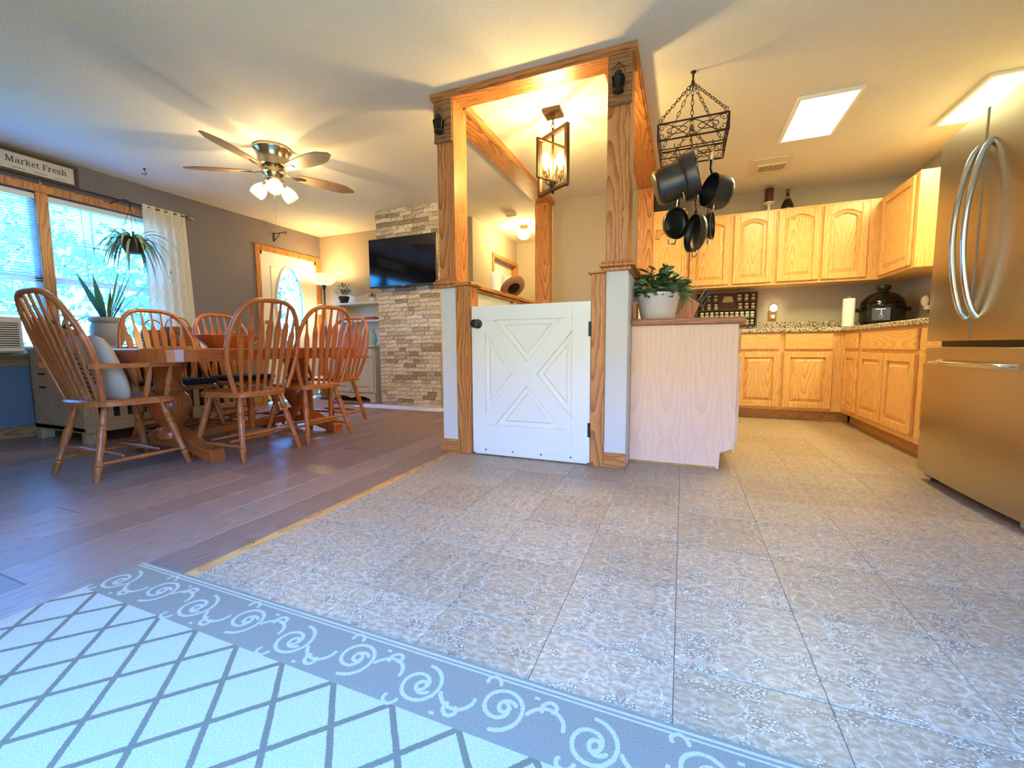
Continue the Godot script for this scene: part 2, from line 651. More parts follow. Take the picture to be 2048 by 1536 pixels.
	mat("bark", C8(80, 66, 54), 0.95)
	mat("foliage", C8(116, 138, 112), 0.8)
	M.foliage.backlight_enabled = true
	M.foliage.backlight = Color(0.2, 0.28, 0.14)
	mat("pillow", C8(184, 164, 134), 0.95)
	mat("blade", C8(150, 128, 104), 0.45, 0.0, T.soft, ow)
	glow("bulb_warm", Color(1.0, 0.84, 0.52), 7.0)
	glow("globe", Color(1.0, 0.88, 0.62), 5.0)
	glow("shade_warm", Color(1.0, 0.84, 0.52), 2.2)
	glow("panel_light", Color(1.0, 0.97, 0.84), 5.0)
	glow("night_light", Color(1.0, 0.96, 0.86), 2.0)
	for i in 5:
		var c: Color = [C8(232, 220, 200), C8(214, 198, 174), C8(242, 234, 220), C8(200, 184, 162), C8(170, 154, 136)][i]
		mat("ledger_%d" % i, c, 0.85, 0.0, T.slate, Vector3(5, 5, 5))
		M["ledger_%d" % i].uv1_triplanar = true

func area(called: String, at: Vector3, towards: Vector3, size: Vector2, col: Color, e: float) -> void:
	var l := AreaLight3D.new()
	l.name = called
	add_child(l)
	l.area_size = size
	l.light_color = col
	l.light_energy = e
	l.shadow_enabled = true
	l.area_range = 12.0
	var up := Vector3.UP if absf(towards.y) < 0.9 else Vector3.FORWARD
	l.transform = Transform3D(Basis.looking_at(towards, up), at)

func omni(called: String, at: Vector3, col: Color, e: float, size := 0.03, parent: Node = self) -> void:
	var l := OmniLight3D.new()
	l.name = called
	parent.add_child(l, true)
	l.position = at - (cur if parent != self else Vector3.ZERO)
	l.light_color = col
	l.light_energy = e
	l.light_size = size
	l.omni_range = 12.0
	l.omni_attenuation = 2.0
	l.shadow_enabled = true

func _ready() -> void:
	rng.seed = 20
	var cam := Camera3D.new()
	cam.name = "camera"
	add_child(cam)
	cam.transform = Transform3D(Basis(Vector3(0.92694, -0.00614, -0.37516), Vector3(-0.02748, 0.99607, -0.08422), Vector3(0.37420, 0.08838, 0.92313)).orthonormalized(), Vector3(0, 0.75, 0))
	cam.fov = rad_to_deg(2.0 * atan(768.0 / 844.0))
	cam.near = 0.02
	cam.current = true
	var we := WorldEnvironment.new()
	we.name = "environment"
	var env := Environment.new()
	var sky := Sky.new()
	var sm := ProceduralSkyMaterial.new()
	sm.sky_top_color = Color(0.10, 0.54, 1.0)
	sm.sky_horizon_color = Color(0.28, 0.68, 1.0)
	sm.ground_bottom_color = Color(0.2, 0.36, 0.46)
	sm.ground_horizon_color = Color(0.33, 0.58, 0.75)
	sky.sky_material = sm
	env.background_mode = Environment.BG_SKY
	env.sky = sky
	env.background_energy_multiplier = SKY
	env.tonemap_mode = Environment.TONE_MAPPER_LINEAR
	env.tonemap_exposure = 1.12
	env.sdfgi_enabled = true
	env.ssao_enabled = true
	env.ssil_enabled = true
	we.environment = env
	add_child(we)
	# high sun from beyond the house: it reaches no window, but lights the unseen wall added behind the glass door
	var sun := DirectionalLight3D.new()
	sun.name = "sun"
	add_child(sun)
	sun.transform = Transform3D(Basis.looking_at(Vector3(-0.3, -1.1, 1.0).normalized(), Vector3.UP), Vector3(0, 10, 0))
	sun.light_color = Color(1.0, 0.98, 0.90)
	sun.light_energy = SUN
	sun.light_angular_distance = 0.5
	sun.shadow_enabled = true
	# the two fluorescent ceiling fittings of the kitchen
	area("kitchen_light_a", V(0.87, 2.412, 3.9), Vector3.DOWN, Vector2(0.3, 0.62), Color(0.97, 0.975, 0.74), KITCHEN)
	area("kitchen_light_b", V(1.9, 2.412, 4.07), Vector3.DOWN, Vector2(0.27, 0.62), Color(0.97, 0.975, 0.74), KITCHEN)
	materials()
	shell()
	floors()
	windows()
	entry_door()
	stair_frame()
	half_door()
	stone_column()
	kitchen()
	fridge()
	dining()
	wall_side()
	far_corner()
	hall()
	ceiling_fan()
	pendant()
	pot_rack()
	counter_things()
	outside()

const SKY := 47.0
const SUN := 10.5
const KITCHEN := 3.3

# ---------------------------------------------------------------- the room
func shell() -> void:
	cur = Vector3.ZERO
	var b := nb()
	b.bd(-5.5, 2.3, CEIL, CEIL + 0.12, -0.31, 6.9)
	struct("ceiling", b, M.ceiling)
	# window wall: openings for the window pair and the entry door
	b = nb()
	b.bd(-5.36, -5.24, -0.02, 2.44, -0.30, 0.95)
	b.bd(-5.36, -5.24, -0.02, 0.72, 0.95, 2.92)
	b.bd(-5.36, -5.24, 2.11, 2.44, 0.95, 2.92)
	b.bd(-5.36, -5.24, -0.02, 2.44, 2.92, 4.04)
	b.bd(-5.36, -5.24, 2.06, 2.44, 4.04, 4.985)
	b.bd(-5.36, -5.24, -0.02, 2.44, 4.985, 5.19)
	struct("wall_left", b, M.grey_wall)
	b = nb()
	b.bd(-5.24, -2.6, -0.02, 2.44, 5.07, 5.19)
	struct("wall_back", b, M.wall)
	b = nb()
	b.bd(-2.72, -2.6, -0.02, 2.44, 5.19, 5.72)
	b.bd(-2.72, -2.6, 2.07, 2.44, 5.72, 6.62)
	b.bd(-2.72, -2.6, -0.02, 2.44, 6.62, 6.78)
	struct("wall_hall_left", b, M.wall)
	b = nb()
	b.bd(-2.6, -1.35, -0.02, 2.44, 6.66, 6.78)
	struct("wall_hall_end", b, M.wall)
	b = nb()
	b.bd(-1.47, -1.35, -0.02, 2.44, 5.04, 6.66)
	struct("wall_hall_right", b, M.wall)
	b = nb()
	b.bd(-1.47, -0.33, -0.02, 2.44, 4.93, 5.04)
	b.bd(-0.45, -0.33, -0.02, 2.44, 5.04, 5.67)
	struct("wall_stair", b, M.wall)
	b = nb()
	b.bd(-0.33, 2.06, -0.02, 2.44, 5.55, 5.67)
	struct("wall_kitchen_back", b, M.wall)
	b = nb()
	b.bd(2.06, 2.18, -0.02, 2.44, -0.30, 5.67)
	struct("wall_right", b, M.wall)
	# the wall behind the photographer, with a wide glass patio door
	b = nb()
	b.bd(-5.24, -1.7, -0.02, 2.44, -0.30, -0.18)
	b.bd(1.7, 2.06, -0.02, 2.44, -0.30, -0.18)
	b.bd(-1.7, 1.7, 2.1, 2.44, -0.30, -0.18)
	struct("wall_rear", b, M.wall)
	b = nb()
	for x in [-1.7, -0.03, 1.64]:
		b.bd(x, x + 0.06, 0.0, 2.1, -0.29, -0.23, 0.004)
	b.bd(-1.64, 1.64, 0, 0.05, -0.29, -0.23, 0.004)
	b.bd(-1.64, 1.64, 2.05, 2.1, -0.29, -0.23, 0.004)
	var pd := struct("door_3", b, M.vinyl)
	for x in [-1.64, 0.03]:
		b = nb()
		b.bd(x, x + 1.61, 0.05, 2.05, -0.262, -0.258)
		part("pane", b, M.glass, pd)
	# half walls beside the stairs, painted, ending in the pillars under the posts
	for s in [[-1.594, -1.468, 1.17], [-0.444, -0.312, 1.205]]:
		b = nb()
		b.bd(s[0], s[1], 0, s[2], 2.61, 4.8, 0.003)
		struct("wall_stair_half", b, M.white_wall)
	# baseboards
	b = nb(2)
	b.bd(-5.24, -5.225, 0, 0.09, -0.18, 3.97, 0.003)
	struct("baseboard_left", b, M.oak)
	b = nb(0)
	b.bd(-5.24, -3.64, 0, 0.09, 5.055, 5.07, 0.003)
	struct("baseboard_back", b, M.oak)
	b = nb(0)
	b.bd(-1.612, -1.468, 0, 0.092, 2.592, 2.61, 0.003)
	b.bd(-1.612, -1.594, 0, 0.092, 2.61, 4.8, 0.003)
	struct("baseboard_pillar_left", b, M.oak)
	b = nb(0)
	b.bd(-0.446, -0.308, 0, 0.092, 2.592, 2.61, 0.003)
	struct("baseboard_pillar_right", b, M.oak)
	b = nb(2)
	b.bd(2.045, 2.06, 0, 0.09, -0.18, 2.1, 0.003)
	struct("baseboard_right", b, M.oak)

func floors() -> void:
	cur = Vector3.ZERO
	var b := nb()
	b.bd(-5.5, 2.3, -0.14, -0.012, -0.30, 6.9)
	var fl := struct("floor", b, M.subfloor)
	# vinyl tiles
	var shapes := []
	for k in 10:
		cur = Vector3.ZERO
		b = nb(2)
		b.box(0.0005, 0.3045, -0.012, 0.0, -0.3285, -0.0015, 0.0008)
		shapes.append(b.mesh())
	for i in range(-5, 7):
		for j in range(-3, 14):
			var x := i * 0.305
			var d := 1.01 + j * 0.33
			if x > 2.0 or x < -1.53:
				continue
			if x + 0.3 < -0.32 and d > 2.72:
				continue
			if x + 0.305 < 0.0 and d > 2.9:
				continue
			if x > 1.5 and d > 2.2:
				continue
			if d > 5.0:
				continue
			inst("floor_tile", shapes[rng.randi() % 10], M.tile_a if rng.randf() < 0.6 else M.tile_b, fl, V(x, 0, d))
	# laminate planks, running along the window wall
	var lens := []
	for k in 8:
		b = nb(2)
		b.box(0.0006, 0.2064, -0.012, 0.0, -1.2394, -0.0006, 0.0015)
		lens.append(b.mesh())
	for i in 19:
		var x := -1.5185 - 0.207 * (i + 1)
		var d := 0.766 - 1.24 * 2.0 + fposmod(i * 0.437, 1.0) * 1.24
		while d < 5.1:
			if d < -0.2 and d + 1.24 > -0.1:
				b = nb(2)
				b.bd(x + 0.0006, x + 0.2064, -0.012, 0.0, -0.2, d + 1.2394, 0.0015)
				part("plank", b, M[["laminate_a", "laminate_b", "laminate_c"][rng.randi() % 3]], fl)
			elif d >= -0.2:
				inst("plank", lens[rng.randi() % 8], M[["laminate_a", "laminate_b", "laminate_c"][rng.randi() % 3]], fl, V(x, 0, d))
			d += 1.24
	for i in 6:
		b = nb(2)
		b.bd(-2.6 + 0.19 * i, -2.41 + 0.19 * i, -0.012, -0.0002, 5.3, 6.66, 0.0015)
		part("plank", b, M.laminate_a, fl)
	# oak strip between the two floorings
	b = nb(2)
	var prof := PackedVector2Array([Vector2(-1.532, 0), Vector2(-1.520, 0.006), Vector2(-1.505, 0.008), Vector2(-1.490, 0.006), Vector2(-1.478, 0)])
	b.prism(prof, -2.6, 0.17)
	var th := struct("trim_1", b, M.cabinet_edge)
	for k in 6:
		b = nb()
		b.lathe([Vector2(0.004, 0), Vector2(0.003, 0.0012), Vector2(0.0, 0.0014)], 8, V(-1.505, 0.0078, 0.75 + 0.32 * k))
		part("screw", b, M.iron, th)
	# rug
	b = nb()
	b.own_uv = true
	cur = V(-0.52, 0, 0.33)
	b.t = Transform3D(Basis(), -cur)
	var x0 := -1.72
	var x1 := 0.68
	b.box(x0, x1, 0.001, 0.011, -0.83, 0.16, 0.004)
	for i in b.v.size():
		var p := b.v[i] + cur
		b.uv[i] = Vector2((p.x - x0) / 2.4, (p.z + 0.83) / 1.2)
	M.rug.uv1_scale = Vector3.ONE
	solo("area_rug", "cream area rug with trellis lines and a taupe scrollwork border", "rug", b, M.rug)
	# pale hearth mat
	cur = V(-3.2, 0, 4.28)
	b = nb()
	b.bd(-3.86, -2.55, 0.001, 0.012, 4.14, 4.40, 0.004)
	solo("floor_mat", "white mat on the planks at the foot of the stone column", "mat", b, M.mat_white)

func casing(b: MB, d0: float, d1: float, y0: float, y1: float, w: float, x0: float, x1: float, bottom := false) -> void:
	b.bd(x0, x1, y0, y1, d0 - w, d0, 0.004)
	b.bd(x0, x1, y0, y1, d1, d1 + w, 0.004)
	b.bd(x0, x1 + 0.004, y1, y1 + w, d0 - w, d1 + w, 0.004)
	if bottom:
		b.bd(x0, x1, y0 - w, y0, d0 - w, d1 + w, 0.004)

func windows() -> void:
	cur = Vector3.ZERO
	var b := nb(1)
	casing(b, 0.95, 2.92, 0.72, 2.11, 0.07, -5.242, -5.222)
	b.bd(-5.242, -5.222, 0.72, 2.11, 1.955, 2.035, 0.004)
	b.bd(-5.36, -5.235, 0.72, 2.11, 1.975, 2.015)
	struct("trim_2", b, M.oak)
	b = nb(2)
	b.bd(-5.34, -5.14, 0.69, 0.722, 0.86, 3.01, 0.006)
	b.bd(-5.242, -5.224, 0.61, 0.69, 0.88, 2.99, 0.004)
	struct("trim_3", b, M.oak)
	for wn in 2:
		var d0: float = [0.95, 2.015][wn]
		var d1: float = [1.975, 2.92][wn]
		b = nb(1)
		var xo := -5.345
		var xi := -5.29
		b.bd(xo, xi, 0.72, 2.11, d0, d0 + 0.05, 0.004)
		b.bd(xo, xi, 0.72, 2.11, d1 - 0.05, d1, 0.004)
		b.bd(xo, xi, 0.72, 0.78, d0, d1, 0.004)
		b.bd(xo, xi, 2.05, 2.11, d0, d1, 0.004)
		b.bd(xo, xi, 1.345, 1.40, d0, d1, 0.004)
		var mid := (d0 + d1) * 0.5
		if wn == 1:
			mid = 2.36
		var w := struct("window_%d" % (wn + 1), b, M.vinyl)
		for y in [[0.78, 1.345], [1.40, 2.05]]:
			b = nb()
			b.bd(-5.32, -5.316, y[0], y[1], d0 + 0.05, d1 - 0.05)
			part("pane", b, M.glass, w)
			b = nb()
			b.bd(-5.324, -5.312, y[0], y[1], mid - 0.009, mid + 0.009)
			b.bd(-5.324, -5.312, (y[0] + y[1]) * 0.5 - 0.009, (y[0] + y[1]) * 0.5 + 0.009, d0 + 0.05, d1 - 0.05)
			part("muntin", b, M.vinyl, w)
		# venetian blind
		var c0 := d0 + 0.02
		var c1 := d1 - 0.02
		var low: float = [1.02, 0.80][wn]
		var bl := thing("window_blind", ["white venetian blind with tilted slats above the air conditioner", "white venetian blind with level slats behind the hanging plant"][wn], "blind", V(-5.25, low, (d0 + d1) * 0.5))
		b = nb()
		b.bd(-5.275, -5.235, 2.05, 2.095, c0, c1, 0.003)
		part("head_rail", b, M.vinyl, bl)
		var nsl := int((2.04 - low) / 0.0225)
		b = nb()
		cur = Vector3.ZERO
		b.t = Transform3D(Basis(Vector3.FORWARD, [-0.28, -0.06][wn]), Vector3.ZERO)
		b.box(-0.0125, 0.0125, -0.0006, 0.0006, -(c1 - c0) * 0.5, (c1 - c0) * 0.5)
		var sl := b.mesh()
		cur = bl.position
		for k in nsl:
			inst("slat", sl, M.slat, bl, V(-5.255, 2.035 - 0.0225 * k, (c0 + c1) * 0.5) - cur)
		b = nb()
		b.bd(-5.268, -5.242, low - 0.012, low + 0.004, c0, c1, 0.003)
		part("bottom_rail", b, M.vinyl, bl)
		b = nb()
		b.tube([V(-5.238, 2.05, c0 + 0.22), V(-5.238, 1.28, c0 + 0.24)], 0.0035, 6)
		part("wand", b, M.vinyl, bl)

# entry door with an oval of leaded glass
func oval(cy: float, cd: float, ry: float, rd: float, x: float, k: int, n: int) -> Vector3:
	var a := TAU * k / n
	return V(x, cy + ry * sin(a), cd + rd * cos(a))

func entry_door() -> void:
	cur = Vector3.ZERO
	var b := nb(1)
	casing(b, 4.045, 4.98, 0, 2.055, 0.065, -5.243, -5.222)
	b.bd(-5.36, -5.235, 0, 2.06, 4.04, 4.055)
	b.bd(-5.36, -5.235, 0, 2.06, 4.97, 4.985)
	b.bd(-5.36, -5.235, 2.045, 2.06, 4.04, 4.985)
	struct("trim_4", b, M.oak)
	var cy := 1.34
	var cd := 4.49
	var n := 64
	b = nb()
	for side in 2:
		var x := -5.238 if side == 0 else -5.278
		var nn := Vector3(1 if side == 0 else -1, 0, 0)
		for k in n:
			var q: Array[Vector3] = []
			for kk in [k, k + 1]:
				var a: float = TAU * kk / n
				var dir := Vector2(cos(a), sin(a))
				var hd: float = (4.97 - cd) if dir.x > 0 else (cd - 4.055)
				var hy: float = (2.045 - cy) if dir.y > 0 else (cy - 0.012)
				var s := minf(hd / maxf(absf(dir.x), 1e-5), hy / maxf(absf(dir.y), 1e-5))
				q.append(V(x, cy + 0.545 * dir.y, cd + 0.215 * dir.x))
				q.append(V(x, cy + s * dir.y, cd + s * dir.x))
			b.quad(q[0], q[1], q[3], q[2], nn)
	b.bd(-5.2775, -5.2372, 0.012, 0.05, 4.055, 4.97)
	b.bd(-5.2775, -5.2372, 2.0, 2.045, 4.055, 4.97)
	b.bd(-5.2775, -5.2372, 0.012, 2.045, 4.055, 4.08)
	b.bd(-5.2775, -5.2372, 0.012, 2.045, 4.945, 4.97)
	var door := struct("door_1", b, M.white_door)
	var ring := []
	for k in n:
		ring.append(oval(cy, cd, 0.555, 0.225, -5.235, k, n))
	b = nb()
	b.tube(ring, 0.016, 8, true)
	part("oval_moulding", b, M.white_door, door)
	# raised moulding with an arched top round the glass
	var pts := []
	for s in 41:
		var f := s / 40.0
		pts.append(V(-5.236, 1.86 + 0.07 * exp(-pow((f - 0.5) * 4.2, 2)), 4.20 + 0.58 * f))
	pts.append(V(-5.236, 0.72, 4.78))
	pts.append(V(-5.236, 0.72, 4.20))
	b = nb()
	b.tube(pts, 0.007, 6, true)
	part("panel_moulding", b, M.white_door, door)
	for dd in [[4.15, 4.42], [4.54, 4.86]]:
		b = nb()
		b.bd(-5.239, -5.231, 0.16, 0.6, dd[0], dd[1], 0.006)
		part("lower_panel", b, M.white_door, door)
	b = nb()
	var s0 := b.v.size()
	b.vert(V(-5.259, cy, cd), Vector3.RIGHT)
	for k in n + 1:
		b.vert(oval(cy, cd, 0.548, 0.218, -5.259, k, n), Vector3.RIGHT)
	for k in n:
		b.tri(s0, s0 + 1 + k, s0 + 2 + k)
	part("pane", b, M.glass, door)
	b = nb()
	for sc in [0.82, 0.52]:
		ring = []
		for k in n:
			ring.append(oval(cy, cd, 0.548 * sc, 0.218 * (sc - 0.12), -5.255, k, n))
		b.tube(ring, 0.004, 5, true)
	b.tube([V(-5.255, cy - 0.54, cd), V(-5.255, cy - 0.28, cd)], 0.004, 5)
	b.tube([V(-5.255, cy + 0.54, cd), V(-5.255, cy + 0.28, cd)], 0.004, 5)
	for y in [-0.2, 0.2]:
		for s in [-1, 1]:
			b.tube([V(-5.255, cy + y, cd + s * 0.20), V(-5.255, cy + y * 0.7, cd + s * 0.13), V(-5.255, cy + y * 0.4, cd + s * 0.06)], 0.004, 5)
			b.tube([V(-5.255, cy + y * 2.0, cd + s * 0.15), V(-5.255, cy + y * 1.5, cd + s * 0.05), V(-5.255, cy + y * 1.2, cd)], 0.004, 5)
	part("leaded_lines", b, M.lead, door)
	for y in [[0.96, 0.028], [1.10, 0.022]]:
		b = nb()
		b.t = Transform3D(Basis(Vector3(0, -1, 0), Vector3(1, 0, 0), Vector3(0, 0, 1)), V(-5.238, y[0], 4.10))
		b.lathe([Vector2(0.03, 0), Vector2(0.03, 0.008), Vector2(0.012, 0.012), Vector2(0.012, 0.035), Vector2(y[1], 0.045), Vector2(y[1], 0.06), Vector2(0.0, 0.068)], 16)
		part("door_knob", b, M.brass, door)

# ---------------------------------------------------------------- oak frame round the stairs
func stair_frame() -> void:
	var f := thing("oak_stair_frame", "oak posts and ceiling beams framing the stairwell behind the white half door", "post frame", V(-0.95, 0, 3.7))
	var b := nb(1)
	b.bd(-1.597, -1.468, 1.22, 2.40, 2.6, 2.79, 0.004)
	part("post", b, M.oak, f)
	b = nb(1)
	b.bd(-0.446, -0.316, 1.25, 2.40, 2.6, 2.79, 0.004)
	b.off = Vector2(0.98, 0.4)
	part("post", b, M.oak, f)
	b = nb(1)
	b.bd(-1.645, -1.472, 1.2, 2.40, 4.80, 4.93, 0.004)
	part("post", b, M.oak, f)
	b = nb(1)
	b.bd(-0.49, -0.33, 0.92, 2.40, 4.80, 4.93, 0.004)
	part("post", b, M.oak, f)
	# beams: shallow boxes cased in oak, a lip along the outside
	b = nb(0)
	b.bd(-1.625, -0.29, 2.395, 2.44, 2.585, 2.735, 0.003)
	b.bd(-1.632, -0.283, 2.405, 2.44, 2.575, 2.6, 0.003)
	part("beam", b, M.oak, f)
	b = nb(2)
	b.bd(-1.632, -1.44, 2.395, 2.44, 2.735, 4.93, 0.003)
	b.bd(-1.468, -1.436, 2.387, 2.44, 2.735, 4.8, 0.003)
	part("beam", b, M.oak, f)
	b = nb(2)
	b.bd(-0.49, -0.297, 2.395, 2.44, 2.735, 4.93, 0.003)
	b.bd(-0.305, -0.283, 2.4, 2.44, 2.6, 4.93, 0.003)
	part("beam", b, M.oak, f)
	# caps on the half walls, a two-step moulding
	for s in [[-1.594, -1.468, 1.17], [-0.444, -0.312, 1.205]]:
		b = nb(2)
		var y: float = s[2]
		b.bd(s[0] - 0.018, s[1] + 0.018, y - 0.012, y + 0.012, 2.582, 4.8, 0.005)
		b.bd(s[0] - 0.036, s[1] + 0.036, y + 0.012, y + 0.03, 2.564, 4.8, 0.005)
		b.bd(s[0] - 0.026, s[1] + 0.026, y + 0.03, y + 0.046, 2.574, 4.8, 0.006)
		part("wall_cap", b, M.oak, f)
	# door jambs and the little caps on them
	b = nb(1)
	b.bd(-1.468, -1.357, 0, 1.165, 2.592, 2.72, 0.003)
	part("jamb", b, M.oak, f)
	b = nb(1)
	b.bd(-0.527, -0.444, 0, 1.185, 2.592, 2.72, 0.003)
	part("jamb", b, M.oak, f)
	b = nb(0)
	b.bd(-1.468, -1.335, 1.165, 1.19, 2.57, 2.74, 0.005)
	part("jamb_cap", b, M.oak, f)
	b = nb(0)
	b.bd(-0.548, -0.444, 1.185, 1.2, 2.57, 2.74, 0.005)
	part("jamb_cap", b, M.oak, f)
	# the two boards with lanterns
	for s in [[-1.535, "small black metal lantern on a board, on the post nearer the television"], [-0.372, "small black metal lantern on a board, on the post beside the pot rack"]]:
		var x: float = s[0]
		var l := thing("post_lantern", s[1], "lantern", V(x, 2.13, 2.58), "lanterns on the oak posts")
		for k in 3:
			b = nb(0)
			var y0: float = [2.127, 2.222, 2.318][k]
			b.bd(x - 0.068, x + 0.065, y0, y0 + [0.093, 0.094, 0.07][k], 2.578, 2.598, 0.003)
			part("board", b, M.barn, l)
		b = nb(0)
		b.bd(x - 0.07, x + 0.067, 2.122, 2.133, 2.572, 2.598, 0.003)
		part("ledge", b, M.barn, l)
		b = nb()
		b.t = Transform3D(Basis(Vector3.UP, PI / 6), V(x - 0.005, 2.165, 2.537) - cur)
		b.lathe([Vector2(0.033, 0), Vector2(0.033, 0.014), Vector2(0.028, 0.018)], 6)
		part("lantern_base", b, M.black, l)
		b = nb()
		b.t = Transform3D(Basis(Vector3.UP, PI / 6), V(x - 0.005, 2.183, 2.537) - cur)
		b.lathe([Vector2(0.026, 0), Vector2(0.035, 0.055)], 6)
		part("lantern_glass", b, M.black_gloss, l)
		b = nb()
		for k in 6:
			var a := TAU * k / 6 + PI / 6
			b.tube([V(x - 0.005, 2.183, 2.537) + Vector3(cos(a), 0, sin(a)) * 0.028, V(x - 0.005, 2.238, 2.537) + Vector3(cos(a), 0, sin(a)) * 0.037], 0.0025, 5)
		part("lantern_bars", b, M.black, l)
		b = nb()
		b.t = Transform3D(Basis(Vector3.UP, PI / 6), V(x - 0.005, 2.238, 2.537) - cur)
		b.lathe([Vector2(0.04, 0), Vector2(0.024, 0.018), Vector2(0.02, 0.03), Vector2(0.008, 0.042), Vector2(0.0, 0.046)], 6)
		part("lantern_roof", b, M.black, l)
		b = nb()
		var hp := []
		for k in 13:
			var a := PI * k / 12
			hp.append(V(x - 0.005 + 0.034 * cos(a), 2.262 + 0.05 * sin(a), 2.537))
		b.tube(hp, 0.0018, 5)
		b.tube([V(x - 0.005, 2.34, 2.58), V(x - 0.005, 2.325, 2.545), V(x - 0.005, 2.312, 2.54), V(x - 0.005, 2.316, 2.548)], 0.002, 5)
		part("lantern_handle", b, M.iron, l)

func half_door() -> void:
	var x0 := -1.352
	var x1 := -0.531
	var y0 := 0.014
	var y1 := 1.024
	var h := thing("half_door", "white painted half door with a crossed brace panel and black knob", "door", V(-0.94, 0, 2.62))
	var dz := -2.602
	var ix0 := -1.252
	var ix1 := -0.648
	var iy0 := 0.215
	var iy1 := 0.928
	var b := nb(1)
	b.bd(x0 + 0.01, x1 - 0.01, y0 + 0.01, y1 - 0.01, 2.623, 2.64, 0.002)
	part("back_panel", b, M.white_paint, h)
	for s in [[x0, ix0], [ix1, x1]]:
		b = nb(1)
		b.bd(s[0], s[1], y0, y1, 2.602, 2.642, 0.002)
		part("stile", b, M.white_paint, h)
	for s in [[y0, iy0], [iy1, y1]]:
		b = nb(0)
		b.bd(ix0, ix1, s[0], s[1], 2.6025, 2.642, 0.001)
		part("rail", b, M.white_paint, h)
	var rect := PackedVector2Array([Vector2(ix0, iy0), Vector2(ix1, iy0), Vector2(ix1, iy1), Vector2(ix0, iy1)])
	var cc := Vector2((ix0 + ix1) / 2, (iy0 + iy1) / 2)
	var tris := [rect]
	var bands := []
	for s in 2:
		var a := Vector2(ix0, iy0 if s == 0 else iy1)
		var c := Vector2(ix1, iy1 if s == 0 else iy0)
		var dir := (c - a).normalized()
		var nn := Vector2(-dir.y, dir.x) * 0.052
		var band := PackedVector2Array([a - dir * 0.2 + nn, a - dir * 0.2 - nn, c + dir * 0.2 - nn, c + dir * 0.2 + nn])
		bands.append(band)
		var nx := []
		for tr in tris:
			nx.append_array(Geometry2D.clip_polygons(tr, band))
		tris = nx
		for pl in Geometry2D.intersect_polygons(rect, band):
			b = nb(1)
			b.prism(pl, -2.628, dz - 0.0006 * s, 0.0015)
			part("brace", b, M.white_paint, h)
	for tr in tris:
		for pl in Geometry2D.offset_polygon(tr, -0.03):
			b = nb(1)
			b.prism(pl, -2.628, -2.610, 0.009, 0.009)
			part("raised_panel", b, M.white_paint, h)
	b = nb()
	b.t = Transform3D(Basis(Vector3.RIGHT, PI / 2), V(-1.302, 0.905, 2.602) - cur)
	b.lathe([Vector2(0.032, 0), Vector2(0.032, 0.006), Vector2(0.014, 0.012), Vector2(0.013, 0.03), Vector2(0.024, 0.036), Vector2(0.03, 0.048), Vector2(0.027, 0.062), Vector2(0.0, 0.068)], 20)
	part("door_knob", b, M.black, h)
	for y in [0.855, 0.225]:
		b = nb()
		b.tube([V(-0.529, y - 0.045, 2.598), V(-0.529, y + 0.045, 2.598)], 0.007, 8)
		b.bd(-0.545, -0.531, y - 0.045, y + 0.045, 2.5995, 2.603)
		part("hinge", b, M.black, h)
	b = nb(0)
	b.bd(x0 + 0.02, x1 - 0.015, 0.008, 0.062, 2.594, 2.602, 0.002)
	var sw := part("door_sweep", b, M.white_paint, h)
	for k in 4:
		b = nb()
		b.t = Transform3D(Basis(Vector3.RIGHT, PI / 2), V(-1.25 + 0.2 * k, 0.04, 2.594) - cur)
		b.lathe([Vector2(0.006, 0), Vector2(0.004, 0.002), Vector2(0, 0.0025)], 8)
		part("screw", b, M.iron, sw)

